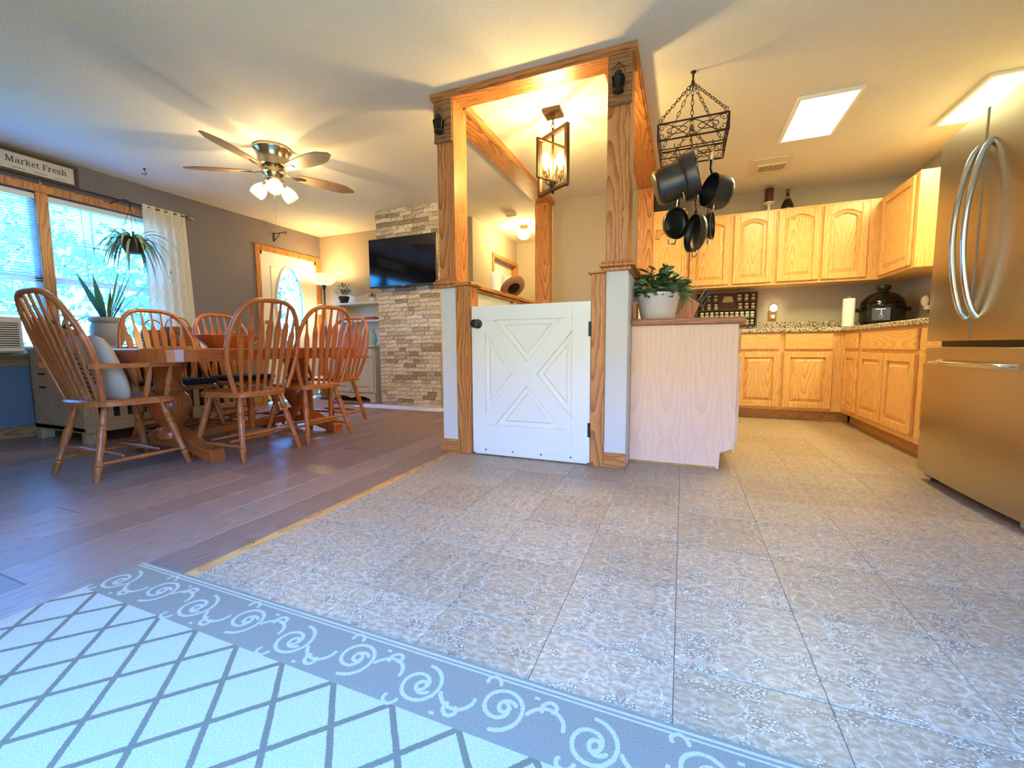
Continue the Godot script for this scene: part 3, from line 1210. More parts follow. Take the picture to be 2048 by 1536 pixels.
func stone_column() -> void:
	cur = Vector3.ZERO
	var b := nb()
	b.bd(-3.605, -2.735, 0, 2.44, 4.425, 5.07)
	var col := struct("wall_stone_column", b, M.subfloor)
	# split-stone strips: a few lengths shared
	var lens := [0.09, 0.13, 0.18, 0.24]
	var shapes := {}
	for L in lens:
		var vs := []
		for k in 3:
			cur = Vector3.ZERO
			b = nb(0)
			b.box(0.001, L - 0.001, 0.001, 0.0485, -0.03, 0.0, 0.003)
			vs.append(b.mesh())
		shapes[L] = vs
	var count := 0
	var rest := nb(0)
	for r in 49:
		var x := -3.62
		var y := r * 0.0498
		while x < -2.72:
			var L: float = lens[rng.randi() % 4]
			if x + L > -2.72 - 0.05:
				L = -2.72 - x
			var pr := rng.randf() * 0.014
			var mk := "ledger_%d" % mini(4, int(pow(rng.randf(), 1.5) * 5.0))
			if shapes.has(L) and count < 295:
				inst("ledger_stone", shapes[L][rng.randi() % 3], M[mk], col, V(x, y, 4.40 + 0.014 - pr))
			else:
				b = nb(0)
				b.bd(x + 0.001, x + L - 0.001, y + 0.001, y + 0.0485, 4.414 - pr, 4.444, 0.003)
				if count < 295:
					part("ledger_stone", b, M[mk], col)
				else:
					rest.bd(x + 0.001, x + L - 0.001, y + 0.001, y + 0.0485, 4.414 - pr, 4.444, 0.003)
			count += 1
			x += L
	# the narrow return on the right side
	for k in 3:
		var side := nb(2)
		for r in 49:
			var d := 4.42
			var i := 0
			while d < 5.06:
				var L := 0.09 + rng.randf() * 0.14
				L = minf(L, 5.07 - d)
				if (r * 3 + i) % 3 == k:
					var pr := rng.randf() * 0.012
					side.bd(-2.75, -2.726 + pr, r * 0.0498 + 0.001, r * 0.0498 + 0.0485, d + 0.001, d + L - 0.001, 0.003)
				d += L
				i += 1
		var o := part("return_stone", side, M["ledger_%d" % [0, 1, 3][k]], col)
		o.set_meta("kind", "stuff")
	if rest.v.size():
		var o := part("upper_stone", rest, M.ledger_1, col)
		o.set_meta("kind", "stuff")
	# left return
	var lf := nb(2)
	for r in 49:
		lf.bd(-3.622, -3.6, r * 0.0498 + 0.001, r * 0.0498 + 0.0485, 4.42, 5.07, 0.003)
	var lo := part("return_stone", lf, M.ledger_1, col)
	lo.set_meta("kind", "stuff")
	# television on a wall bracket
	var tv := thing("television", "black flat screen television hung on the stone column", "television", V(-3.165, 1.48, 4.34))
	b = nb()
	b.bd(-3.652, -2.678, 1.483, 2.07, 4.30, 4.335, 0.005)
	part("casing", b, M.black, tv)
	b = nb()
	b.bd(-3.642, -2.688, 1.5, 2.06, 4.296, 4.301, 0.001)
	part("screen_glass", b, M.black_gloss, tv)
	b = nb()
	b.bd(-3.4, -2.95, 1.62, 1.95, 4.335, 4.385, 0.006)
	part("bracket", b, M.iron, tv)
	b = nb()
	b.bd(-3.17, -3.12, 1.489, 1.495, 4.294, 4.3, 0.001)
	part("maker_plate", b, M.steel, tv)
	# light switch plate on the right of the column
	cur = V(-2.715, 1.87, 4.55)
	b = nb()
	b.bd(-2.722, -2.706, 1.83, 1.95, 4.5, 4.58, 0.003)
	solo("switch_plate", "white switch plate on the side of the stone column", "switch", b, M.paper)

# ---------------------------------------------------------------- kitchen
# framed door with a raised field; local x 0..w, y 0..h, front at z = 0.02; rise > 0 gives an arched field
func cab_door(called: String, parent: Node, at: Vector3, turn: float, w: float, h: float, rise := 0.0, m: Material = null) -> MeshInstance3D:
	var keep := cur
	cur = Vector3.ZERO
	var mm: Material = m if m else M.cabinet
	var st := minf(0.058, w * 0.22)
	var b := nb(1)
	b.box(0.003, w - 0.003, 0.003, h - 0.003, 0.0, 0.007)
	b.box(0, st, 0, h, 0, 0.022, 0.004)
	b.box(w - st, w, 0, h, 0, 0.022, 0.004)
	b.box(st, w - st, 0, st, 0, 0.0218, 0.003)
	var top := PackedVector2Array([Vector2(w - st, h - 0.001), Vector2(st, h - 0.001)])
	var lower := []
	for k in 17:
		var f := k / 16.0
		lower.append(Vector2(lerpf(st, w - st, f), h - st - rise + rise * sin(PI * f)))
	for p in lower:
		top.append(p)
	b.prism(top, 0.0, 0.0218, 0.003)
	var o := part(called, b, mm, parent)
	o.position = at - keep
	o.rotation.y = turn
	var pl := PackedVector2Array([Vector2(st + 0.006, st + 0.006), Vector2(w - st - 0.006, st + 0.006)])
	for k in 17:
		var f := 1.0 - k / 16.0
		pl.append(Vector2(lerpf(st + 0.006, w - st - 0.006, f), h - st - rise - 0.006 + rise * sin(PI * f)))
	b = nb(1)
	b.prism(pl, 0.004, 0.02, 0.012, minf(0.03, w * 0.1))
	part("raised_panel", b, mm, o)
	cur = keep
	return o

func drawer_front(parent: Node, at: Vector3, turn: float, w: float, h: float) -> void:
	var keep := cur
	cur = Vector3.ZERO
	var b := nb(0)
	b.box(0, w, 0, h, 0, 0.02, 0.006)
	var o := part("drawer_front", b, M.cabinet, parent)
	o.position = at - keep
	o.rotation.y = turn
	cur = keep

func kitchen() -> void:
	var b: MB
	# base cabinets along the back: face at d = 4.92
	for u in [[0.32, 0.915, 0.53, 0.885, "oak base cabinet with one drawer, beside the peninsula"], [0.915, 1.42, 0.935, 1.32, "oak base cabinet with one drawer, in the kitchen corner under the paper towels"]]:
		var o := thing("base_cabinet", u[4], "cabinet", V((u[0] + u[1]) / 2, 0, 5.2))
		b = nb(1)
		b.bd(u[0], u[1], 0.1, 0.874, 4.93, 5.55)
		part("body", b, M.cabinet_edge, o)
		b = nb(1)
		b.bd(u[0], u[2] + 0.004, 0.1, 0.874, 4.915, 4.93, 0.001)
		b.bd(u[3] - 0.004, u[1], 0.1, 0.874, 4.915, 4.93, 0.001)
		b.bd(u[2], u[3], 0.1, 0.135, 4.9152, 4.93, 0.001)
		b.bd(u[2], u[3], 0.68, 0.71, 4.9152, 4.93, 0.001)
		b.bd(u[2], u[3], 0.85, 0.874, 4.9152, 4.93, 0.001)
		part("face_frame", b, M.cabinet, o)
		b = nb(0)
		b.bd(u[0], u[1] + (0.08 if u[1] > 1.4 else 0.0), 0.0, 0.1, 4.99, 5.5)
		part("toe_kick", b, M.cabinet_edge, o)
		cab_door("cabinet_door", o, V(u[2] - 0.01, 0.128, 4.915), 0.0, u[3] - u[2] + 0.02, 0.555)
		drawer_front(o, V(u[2] - 0.005, 0.705, 4.915), 0.0, u[3] - u[2] + 0.01, 0.15)
	# right run: face at x = 1.42, fronts turned to the left
	var q := -PI / 2
	var runs := [[4.92, 4.5, [[4.86, 4.55]], "narrow oak base cabinet beside the corner, under the pressure cooker"], [4.5, 3.52, [[4.475, 4.02], [4.0, 3.54]], "wide oak base cabinet with two doors under one long front"], [3.52, 3.06, [[3.48, 3.09]], "oak base cabinet against the side of the refrigerator"]]
	for u in runs:
		var o := thing("base_cabinet", u[3], "cabinet", V(1.7, 0, (u[0] + u[1]) / 2))
		b = nb(1)
		b.bd(1.435, 2.06, 0.1, 0.874, u[1], u[0])
		part("body", b, M.cabinet_edge, o)
		b = nb(1)
		b.bd(1.42, 1.435, 0.1, 0.874, u[1] + 0.001, u[0] - 0.001, 0.001)
		part("face_frame", b, M.cabinet, o)
		b = nb(2)
		b.bd(1.495, 2.0, 0.0, 0.1, u[1], u[0])
		part("toe_kick", b, M.cabinet_edge, o)
		for dd in u[2]:
			cab_door("cabinet_door", o, V(1.42, 0.145, dd[0]), q, dd[0] - dd[1], 0.54)
		drawer_front(o, V(1.42, 0.71, u[2][0][0]), q, u[2][0][0] - u[2][u[2].size() - 1][1], 0.145)
	# granite worktop, L-shaped, with an upstand
	cur = V(1.0, 0.874, 5.2)
	b = nb()
	b.bd(-0.33, 2.06, 0.874, 0.913, 4.885, 5.55, 0.006)
	b.bd(1.388, 2.06, 0.874, 0.913, 3.055, 4.9, 0.006)
	b.bd(-0.33, 2.06, 0.913, 1.005, 5.53, 5.55, 0.003)
	b.bd(2.04, 2.06, 0.913, 1.005, 3.055, 5.53, 0.003)
	solo("granite_worktop", "speckled granite worktop with upstand over the oak base cabinets", "worktop", b, M.granite)
	# peninsula: cabinet run on the left of the kitchen, end panel towards the room
	var p := thing("peninsula_cabinet", "peninsula cabinet with a pale washed oak end panel beside the white pillar", "cabinet", V(0, 0, 3.8))
	b = nb(1)
	b.prism(PackedVector2Array([Vector2(-0.31, 0.0), Vector2(0.218, 0.0), Vector2(0.222, 0.10), Vector2(0.298, 0.13), Vector2(0.298, 0.876), Vector2(-0.31, 0.876)]), -2.822, -2.8, 0.001)
	part("end_panel", b, M.washed, p)
	b = nb(1)
	b.bd(-0.308, 0.29, 0.1, 0.874, 2.822, 4.88)
	part("body", b, M.cabinet_edge, p)
	b = nb(1)
	b.bd(0.29, 0.298, 0.1, 0.874, 2.822, 4.88)
	part("face_frame", b, M.washed, p)
	b = nb(2)
	b.bd(-0.3, 0.222, 0.0, 0.1, 2.822, 4.88)
	part("toe_kick", b, M.cabinet_edge, p)
	for k in 4:
		var d0 := 2.85 + 0.5 * k
		cab_door("cabinet_door", p, V(0.298, 0.15, d0), PI / 2, 0.46, 0.53, 0.0, M.washed)
		drawer_front(p, V(0.298, 0.70, d0), PI / 2, 0.46, 0.15)
	b = nb(0)
	b.bd(-0.31, 0.2, 0, 0.012, 2.796, 2.8)
	part("shoe_strip", b, M.cabinet_edge, p)
	cur = V(0, 0.876, 3.8)
	b = nb(0)
	b.bd(-0.311, 0.332, 0.877, 0.917, 2.772, 4.884, 0.005)
	solo("wood_worktop", "reddish wooden worktop on the peninsula under the white planter", "worktop", b, M.block)
	# upper cabinets on the back wall
	for u in [[0.0, 0.862, [[0.036, 0.395], [0.47, 0.365]], "oak wall cabinet with two arched doors above the spice rack"], [0.862, 1.735, [[0.878, 0.368], [1.268, 0.365]], "oak wall cabinet with two arched doors under the candle and bottle"]]:
		var o := thing("wall_cabinet", u[3], "cabinet", V((u[0] + u[1]) / 2, 1.38, 5.4))
		b = nb(1)
		b.bd(u[0], u[1], 1.385, 2.148, 5.235, 5.55)
		part("body", b, M.cabinet, o)
		b = nb(1)
		b.bd(u[0] + 0.0005, u[1] - 0.0005, 1.38, 2.15, 5.217, 5.235, 0.001)
		part("face_frame", b, M.cabinet, o)
		for dd in u[2]:
			cab_door("cabinet_door", o, V(dd[0], 1.408, 5.217), 0.0, dd[1], 0.722, 0.045)
	var o := thing("wall_cabinet", "oak wall cabinet on the right wall, above the pressure cooker", "cabinet", V(1.9, 1.38, 4.9))
	b = nb(1)
	b.bd(1.755, 2.06, 1.38, 2.15, 4.52, 5.55, 0.002)
	part("body", b, M.cabinet, o)
	b = nb(1)
	b.bd(1.737, 1.755, 1.38, 2.15, 4.522, 5.217, 0.001)
	part("face_frame", b, M.cabinet, o)
	cab_door("cabinet_door", o, V(1.737, 1.405, 5.17), q, 0.6, 0.722, 0.0)
	o = thing("wall_cabinet", "oak wall cabinet whose plain end panel carries a carved bear", "cabinet", V(-0.17, 1.38, 5.1))
	b = nb(1)
	b.bd(-0.328, -0.04, 1.38, 2.148, 4.805, 5.55, 0.002)
	part("body", b, M.cabinet, o)
	b = nb(1)
	b.bd(-0.04, -0.02, 1.38, 2.15, 4.8, 5.21, 0.001)
	part("face_frame", b, M.cabinet, o)
	cab_door("cabinet_door", o, V(-0.02, 1.405, 4.83), PI / 2, 0.34, 0.722, 0.045)
	# carved bear plaque on that end panel
	cur = V(-0.2, 1.86, 4.8)
	b = nb(1)
	var body := PackedVector2Array()
	for c in [[-0.30, 1.865], [-0.262, 1.865], [-0.258, 1.90], [-0.235, 1.915], [-0.19, 1.92], [-0.178, 1.895], [-0.175, 1.875], [-0.142, 1.872], [-0.14, 1.90], [-0.118, 1.905], [-0.105, 1.925], [-0.118, 1.945], [-0.14, 1.955], [-0.17, 1.957], [-0.21, 1.965], [-0.25, 1.955], [-0.285, 1.94], [-0.302, 1.90]]:
		body.append(Vector2(c[0], c[1]))
	b.prism(body, -4.804, -4.788, 0.005)
	b.ball(V(-0.28, 1.945, 4.796), Vector3(0.02, 0.02, 0.01), 10, 6)
	b.ball(V(-0.128, 1.93, 4.796), Vector3(0.02, 0.02, 0.01), 10, 6)
	solo("carved_bear", "small carved wooden bear on the end of the oak cabinet", "ornament", b, M.cabinet_edge)
	# ceiling fittings
	for u in [[0.70, 1.04, 3.58, 4.23, "kitchen ceiling light panel in the open ceiling near the air vent"], [1.76, 2.04, 3.75, 4.39, "kitchen ceiling light panel half hidden by the refrigerator"]]:
		var l := thing("ceiling_light", u[4], "light", V((u[0] + u[1]) / 2, 2.39, (u[2] + u[3]) / 2), "fluorescent ceiling lights")
		b = nb()
		b.bd(u[0] - 0.02, u[0] + 0.005, 2.418, 2.44, u[2] - 0.02, u[3] + 0.02, 0.003)
		b.bd(u[1] - 0.005, u[1] + 0.02, 2.418, 2.44, u[2] - 0.02, u[3] + 0.02, 0.003)
		b.bd(u[0], u[1], 2.418, 2.44, u[2] - 0.02, u[2] + 0.005, 0.003)
		b.bd(u[0], u[1], 2.418, 2.44, u[3] - 0.005, u[3] + 0.02, 0.003)
		part("frame", b, M.white_paint, l)
		b = nb()
		b.bd(u[0], u[1], 2.42, 2.435, u[2], u[3], 0.004)
		part("light_diffuser", b, M.panel_light, l)
	var vt := thing("ceiling_vent", "square ceiling air vent with a slotted grille above the wall cabinets", "vent", V(0.72, 2.42, 4.77))
	b = nb()
	b.bd(0.54, 0.87, 2.425, 2.44, 4.56, 4.96, 0.004)
	part("plate", b, M.antique_white, vt)
	b = nb()
	b.bd(0.6, 0.84, 2.41, 2.428, 4.68, 4.7, 0.003)
	b.bd(0.6, 0.84, 2.41, 2.428, 4.86, 4.88, 0.003)
	b.bd(0.6, 0.615, 2.41, 2.428, 4.7, 4.86, 0.003)
	b.bd(0.825, 0.84, 2.41, 2.428, 4.7, 4.86, 0.003)
	part("grille_frame", b, M.antique_white, vt)
	b = nb()
	b.bd(0.612, 0.83, 2.4235, 2.4262, 4.695, 4.865)
	part("grille_back", b, M.felt_dark, vt)
	for k in 12:
		b = nb()
		b.bd(0.622 + 0.017 * k, 0.63 + 0.017 * k, 2.412, 2.426, 4.7, 4.86)
		part("slat", b, M.antique_white, vt)

func fridge() -> void:
	var f := thing("refrigerator", "stainless steel french door refrigerator with bowed handles", "refrigerator", V(1.6, 0, 2.6))
	var b := nb()
	b.bd(1.31, 2.0, 0.05, 1.77, 2.19, 3.0, 0.006)
	part("body", b, M.iron, f)
	for s in [[2.19, 2.607, 0.765, 1.795], [2.613, 3.02, 0.765, 1.795], [2.19, 3.02, 0.055, 0.735]]:
		b = nb(1)
		# slightly bowed front
		var pl := PackedVector2Array()
		var n := 20
		pl.append(Vector2(1.305, s[0]))
		for k in n + 1:
			var t := float(k) / n
			var d: float = lerpf(s[0] + 0.008, s[1] - 0.008, (t - 0.1) / 0.8) if t > 0.09 and t < 0.91 else (s[0] + t * 0.08 if t < 0.5 else s[1] - (1.0 - t) * 0.08)
			var e := (d - 2.605) / 0.415
			var edge := minf(d - s[0], s[1] - d)
			var rnd := 0.006 * pow(maxf(0.0, 1.0 - edge / 0.008), 2)
			pl.append(Vector2(1.222 + 0.016 * e * e + rnd, d))
		pl.append(Vector2(1.305, s[1]))
		# pull the plan outline upwards
		b.t = Transform3D(Basis(Vector3(1, 0, 0), Vector3(0, 0, -1), Vector3(0, 1, 0)), -cur)
		b.prism(pl, s[2], s[3], 0.004)
		part("freezer_drawer" if s[3] < 1.0 else "door", b, M.steel, f)
	b = nb()
	b.bd(1.3, 1.32, 0.72, 0.78, 2.2, 3.01)
	part("gasket", b, M.black, f)
	for dd in [2.652, 2.568]:
		b = nb()
		var pts := []
		for k in 25:
			var s := k / 24.0
			var y := lerpf(1.64, 0.868, s)
			pts.append(V(1.224 - 0.072 * pow(sin(PI * s), 0.6), y, dd))
		b.tube(pts, 0.0125, 12)
		part("door_handle", b, M.handle_steel, f)
	b = nb()
	var pts := []
	for k in 21:
		var s := k / 20.0
		pts.append(V(1.226 - 0.055 * pow(sin(PI * s), 0.35), 0.655, lerpf(2.9, 2.29, s)))
	b.tube(pts, 0.0125, 12)
	part("drawer_handle", b, M.handle_steel, f)
	b = nb()
	b.bd(1.34, 1.9, 0.012, 0.05, 2.23, 2.98)
	part("base_grille", b, M.black, f)
	for d in [2.235, 2.965]:
		b = nb()
		b.bd(1.26, 1.36, 0.02, 0.055, d - 0.03, d + 0.03, 0.006)
		part("foot_bracket", b, M.ceramic_grey, f)
		b = nb()
		b.lathe([Vector2(0.018, 0), Vector2(0.018, 0.016), Vector2(0.008, 0.022)], 12, V(1.3, 0, d))
		part("foot", b, M.black, f)

# ---------------------------------------------------------------- dining set
func turned(b: MB, a: Vector3, c: Vector3, pr: Array, seg := 12) -> void:
	# turned spindle from a to c; pr of (radius, fraction)
	var dir := c - a
	var up := dir.normalized()
	var x := up.cross(Vector3.FORWARD)
	if x.length() < 0.05:
		x = Vector3.RIGHT
	x = x.normalized()
	var z := x.cross(up).normalized()
	var keep := b.t
	b.t = keep * Transform3D(Basis(x, up, z), a)
	var q := []
	for p in pr:
		q.append(Vector2(p[0], p[1] * dir.length()))
	b.lathe(q, seg)
	b.t = keep

const LEG := [[0.011, 0.0], [0.015, 0.02], [0.019, 0.16], [0.021, 0.17], [0.021, 0.19], [0.015, 0.2], [0.02, 0.22], [0.02, 0.235], [0.016, 0.25], [0.019, 0.4], [0.022, 0.55], [0.022, 0.62], [0.016, 0.66], [0.022, 0.68], [0.022, 0.7], [0.016, 0.72], [0.022, 0.74], [0.019, 0.82], [0.013, 1.0]]
const RUNG := [[0.007, 0.0], [0.009, 0.1], [0.013, 0.45], [0.014, 0.5], [0.013, 0.55], [0.009, 0.9], [0.007, 1.0]]
const POSTP := [[0.010, 0.0], [0.014, 0.1], [0.017, 0.3], [0.013, 0.36], [0.017, 0.4], [0.013, 0.44], [0.015, 0.6], [0.011, 0.9], [0.009, 1.0]]

func back_point(u: float, v_: float, tilt: float) -> Vector3:
	# chair back surface: u across, v up from the seat; curves round the sitter
	return Vector3(u, 0.455 + v_ * cos(tilt), 0.185 + v_ * sin(tilt) - 0.42 * u * u)

func make_chair(label: String, arms: bool, group: String) -> Node3D:
	var c := thing("arrow_back_armchair" if arms else "arrow_back_chair", label, "chair", Vector3.ZERO, group)
	cur = Vector3.ZERO
	var b := nb(2)
	# saddle seat
	var outline := PackedVector2Array()
	for k in 40:
		var a := TAU * k / 40.0
		var w := 0.235 if sin(a) < 0 else 0.215
		var sx := signf(cos(a)) * pow(absf(cos(a)), 0.62)
		var sz := signf(sin(a)) * pow(absf(sin(a)), 0.62)
		outline.append(Vector2(w * sx * (1.0 + (0.18 if arms else 0.0)), -0.225 * sz))
	b.t = Transform3D(Basis(Vector3(1, 0, 0), Vector3(0, 0, -1), Vector3(0, 1, 0)), Vector3(0, 0, 0))
	b.prism(outline, 0.422, 0.458, 0.012)
	var seat := part("seat", b, M.chair, c)
	for sx in [-1, 1]:
		for sz in [-1, 1]:
			b = nb(1)
			turned(b, Vector3(sx * 0.225, 0, sz * 0.24), Vector3(sx * 0.15, 0.428, sz * 0.14), LEG)
			part("leg", b, M.chair, c)
	# stretchers: box of rungs
	for s in [[Vector3(-0.207, 0.1, -0.215), Vector3(-0.207, 0.1, 0.215)], [Vector3(0.207, 0.1, -0.215), Vector3(0.207, 0.1, 0.215)], [Vector3(-0.205, 0.125, 0.1), Vector3(0.205, 0.125, 0.1)], [Vector3(-0.205, 0.125, -0.08), Vector3(0.205, 0.125, -0.08)], [Vector3(-0.195, 0.17, 0.2), Vector3(0.195, 0.17, 0.2)]]:
		b = nb(1)
		turned(b, s[0], s[1], RUNG, 10)
		part("stretcher", b, M.chair, c)
	# bow
	var tilt := 0.27 if arms else 0.2
	var hv := 0.63 if arms else 0.625
	var pts := []
	var rad := []
	for k in 49:
		var s := k / 48.0
		var a := PI * (1.0 - s)
		var vv := pow(sin(a), 0.78) * hv
		var f := vv / hv
		var wd := 0.2 + 0.09 * sin(minf(1.0, f * 1.6) * PI * 0.5)
		var u := cos(a) * wd / maxf(0.0001, 1.0)
		u = signf(cos(a)) * pow(absf(cos(a)), 0.55) * wd
		pts.append(back_point(u, vv, tilt))
		rad.append(0.016)
	b = nb(1)
	b.tube(pts, rad, 10)
	part("bow", b, M.chair, c)
	# arrow spindles
	for k in 7:
		var e := (k - 3) / 3.0
		var u0 := e * 0.16
		var u1 := e * 0.21
		# height of the bow above u1
		var top := hv
		for i in pts.size() - 1:
			if (pts[i].x - u1) * (pts[i + 1].x - u1) <= 0.0 and pts[i].y > 0.7:
				top = (pts[i].y - 0.455) / cos(tilt)
				break
		var ps := []
		var ws := []
		for q in [[0.0, 0.016], [0.12, 0.017], [0.3, 0.025], [0.5, 0.036], [0.64, 0.043], [0.7, 0.043], [0.755, 0.032], [0.80, 0.016], [0.9, 0.013], [1.0, 0.012]]:
			var f: float = q[0]
			ps.append(back_point(lerpf(u0, u1, f), f * top, tilt))
			ws.append(q[1])
		b = nb(1)
		b.bar(ps, ws, 0.011, Vector3(-0.8 * u0, 0, 1).normalized())
		part("spindle", b, M.chair, c)
	if arms:
		for sx in [-1, 1]:
			b = nb(2)
			var ap := []
			var aw := []
			for q in [[0.262, 0.25, 0.026], [0.272, 0.12, 0.034], [0.28, 0.0, 0.042], [0.276, -0.1, 0.05], [0.262, -0.17, 0.056], [0.25, -0.2, 0.04]]:
				ap.append(Vector3(sx * q[0], 0.655, q[1]))
				aw.append(q[2])
			b.bar(ap, aw, 0.026, Vector3.UP)
			part("armrest", b, M.chair, c)
			for z in [-0.13, -0.02]:
				b = nb(1)
				turned(b, Vector3(sx * 0.215, 0.45, z - 0.01), Vector3(sx * 0.27, 0.648, z - 0.02), POSTP, 10)
				part("arm_post", b, M.chair, c)
	return c

func dining() -> void:
	var g := "oak chairs around the dining table"
	var ac := make_chair("oak arrow-back armchair with a printed cushion at the window end of the table", true, g)
	ac.position = V(-3.245, 0, 1.5)
	ac.set_meta("label", "oak arrow-back armchair holding a printed cushion, at one end of the dining table")
	copy(ac, "arrow_back_armchair", V(-3.27, 0, 3.22), PI, "oak arrow-back armchair at the end of the dining table towards the white hutch")
	var sc := make_chair("oak arrow-back side chair with its back to the gate, nearer the cushioned armchair", false, g)
	sc.position = V(-2.9, 0, 2.07)
	sc.rotation.y = PI / 2 + 0.03
	copy(sc, "arrow_back_chair", V(-2.91, 0, 2.62), PI / 2 - 0.02, "oak arrow-back side chair with its back to the gate, nearer the television")
	copy(sc, "arrow_back_chair", V(-3.87, 0, 2.19), -PI / 2, "oak arrow-back side chair in front of the window crate and plants")
	copy(sc, "arrow_back_chair", V(-3.87, 0, 2.74), -PI / 2, "oak arrow-back side chair in front of the curtain, behind the wooden bowl")
	# seat pads on the window side
	for d in [[2.19, "dark slate seat pad on the chair in front of the window crate"], [2.74, "dark slate seat pad on the chair in front of the curtain"]]:
		cur = V(-3.87, 0.46, d[0])
		var b := nb()
		b.bd(-4.05, -3.66, 0.459, 0.5, d[0] - 0.2, d[0] + 0.2, 0.018)
		solo("seat_pad", d[1], "cushion", b, M.navy, "seat pads on the window side chairs")
	# table
	var x0 := -3.85
	var x1 := -2.8
	var d0 := 1.5
	var d1 := 3.22
	var t := thing("dining_table", "oak double-pedestal dining table with rounded corners", "table", V(-3.325, 0, 2.36))
	var top := PackedVector2Array()
	var rr := 0.22
	for q in [[x1 - rr, d0 + rr, -PI / 2], [x1 - rr, d1 - rr, 0.0], [x0 + rr, d1 - rr, PI / 2], [x0 + rr, d0 + rr, PI]]:
		for k in 9:
			var a: float = q[2] + PI / 2 * k / 8.0
			top.append(Vector2(q[0] + rr * cos(a), q[1] + rr * sin(a)))
	var up := Basis(Vector3(1, 0, 0), Vector3(0, 0, -1), Vector3(0, 1, 0))
	var b := nb(2)
	b.t = Transform3D(up, -cur)
	b.prism(top, 0.722, 0.752, 0.008)
	part("tabletop", b, M.table, t)
	b = nb(2)
	b.t = Transform3D(up, -cur)
	var ap: PackedVector2Array = Geometry2D.offset_polygon(top, -0.012)[0]
	b.prism(ap, 0.668, 0.722)
	part("apron", b, M.table, t)
	for d in [1.82, 2.88]:
		b = nb(1)
		b.lathe([Vector2(0.09, 0.13), Vector2(0.095, 0.17), Vector2(0.075, 0.19), Vector2(0.06, 0.21), Vector2(0.085, 0.25), Vector2(0.115, 0.31), Vector2(0.125, 0.37), Vector2(0.11, 0.42), Vector2(0.085, 0.45), Vector2(0.1, 0.465), Vector2(0.1, 0.48), Vector2(0.08, 0.5), Vector2(0.078, 0.58), Vector2(0.1, 0.6), Vector2(0.12, 0.668)], 28, V(-3.325, 0, d))
		part("pedestal", b, M.table, t)
		for s in [-1, 1]:
			b = nb(0)
			var pl := PackedVector2Array()
			for q in [[0.0, 0.2], [0.1, 0.195], [0.2, 0.155], [0.3, 0.105], [0.38, 0.085], [0.46, 0.08], [0.475, 0.065], [0.475, 0.0], [0.38, 0.0], [0.36, 0.02], [0.2, 0.06], [0.0, 0.07]]:
				pl.append(Vector2(-3.325 + s * q[0], q[1]))
			b.prism(pl, -d - 0.045, -d + 0.045, 0.006)
			part("foot", b, M.table, t)
	b = nb(2)
	b.bd(-3.35, -3.3, 0.09, 0.15, 1.86, 2.84, 0.008)
	part("stretcher", b, M.table, t)
	# cushion leaning in the near armchair
	cur = V(-3.22, 0.63, 1.40)
	var rows := []
	for i in 17:
		var row := []
		for j in 32:
			var a := TAU * j / 32.0
			var f := i / 16.0 * 2.0 - 1.0
			var rr2 := pow(maxf(0.0, 1.0 - pow(absf(f), 3.0)), 0.5)
			var sx := signf(cos(a)) * pow(absf(cos(a)), 0.5)
			var sz := sin(a)
			row.append(Vector3(0.205 * sx * (0.6 + 0.4 * rr2), 0.2 * f * (1.0 + 0.06 * absf(sx)), 0.075 * sz * pow(rr2, 0.8) * (1.0 - 0.35 * absf(sx))))
		rows.append(row)
	b = nb()
	b.t = Transform3D(Basis(Vector3.RIGHT, 0.30), Vector3.ZERO)
	b.grid(rows, true)
	var pw := thing("cushion", "cream cushion printed with dark script and red berries, in the armchair", "cushion", cur)
	part("cover", b, M.pillow, pw)
	# print: brush script and berries on the cover, both sides
	for sgn in [1.0, -1.0]:
		var tl := Transform3D(Basis(Vector3.RIGHT, 0.30), Vector3.ZERO)
		var z: float = 0.077 * sgn
		for k in 9:
			b = nb()
			b.t = tl
			var yy := 0.13 - 0.03 * k
			b.bar([Vector3(-0.045, yy + 0.016, z), Vector3(-0.01, yy, z * 1.03), Vector3(0.03, yy - 0.012, z)], [0.004, 0.009, 0.003], 0.006, Vector3(0, 0, sgn))
			part("script_stroke", b, M.ink, pw)
		for k in 7:
			b = nb()
			b.t = tl
			b.ball(Vector3(0.075 + 0.012 * (k % 2), 0.05 - 0.026 * k, z * 0.92), Vector3(0.009, 0.009, 0.006), 8, 6)
			part("printed_berry", b, M.red, pw)
	# long dough bowl with dried pods
	var bw := thing("dough_bowl", "long carved wooden dough bowl in the middle of the dining table", "bowl", V(-3.3, 0.752, 2.25))
	b = nb(2)
	rows = []
	for q in [[0.0, 0.012, 0.0], [0.55, 0.0, 0.0], [0.62, 0.006, 0.0], [1.0, 0.095, 0.0], [0.97, 0.1, 0.0], [0.92, 0.095, 0.0], [0.55, 0.02, 0.0], [0.0, 0.018, 0.0]]:
		var row := []
		for j in 32:
			var a := TAU * j / 32.0
			row.append(V(-3.3 + 0.14 * q[0] * signf(cos(a)) * pow(absf(cos(a)), 0.8), 0.752 + q[1], 2.25 + 0.25 * q[0] * signf(sin(a)) * pow(absf(sin(a)), 0.8)))
		rows.append(row)
	b.grid(rows, true)
	part("shell", b, M.table, bw)
	for k in 9:
		cur = V(-3.3 + rng.randf_range(-0.06, 0.06), 0.83 + rng.randf() * 0.01, 2.08 + 0.043 * k)
		b = nb()
		b.t = Transform3D(Basis(Vector3.UP, rng.randf() * 3.0), Vector3.ZERO)
		b.ball(Vector3.ZERO, Vector3(0.028, 0.024, 0.022), 10, 7)
		solo("dried_pod", "dark dried pod in the dough bowl, " + ["first", "second", "third", "fourth", "fifth", "sixth", "seventh", "eighth", "ninth"][k] + " from the cushioned armchair", "pod", b, M.leaf_dark if k % 3 == 0 else M.soil, "pods in the dough bowl")

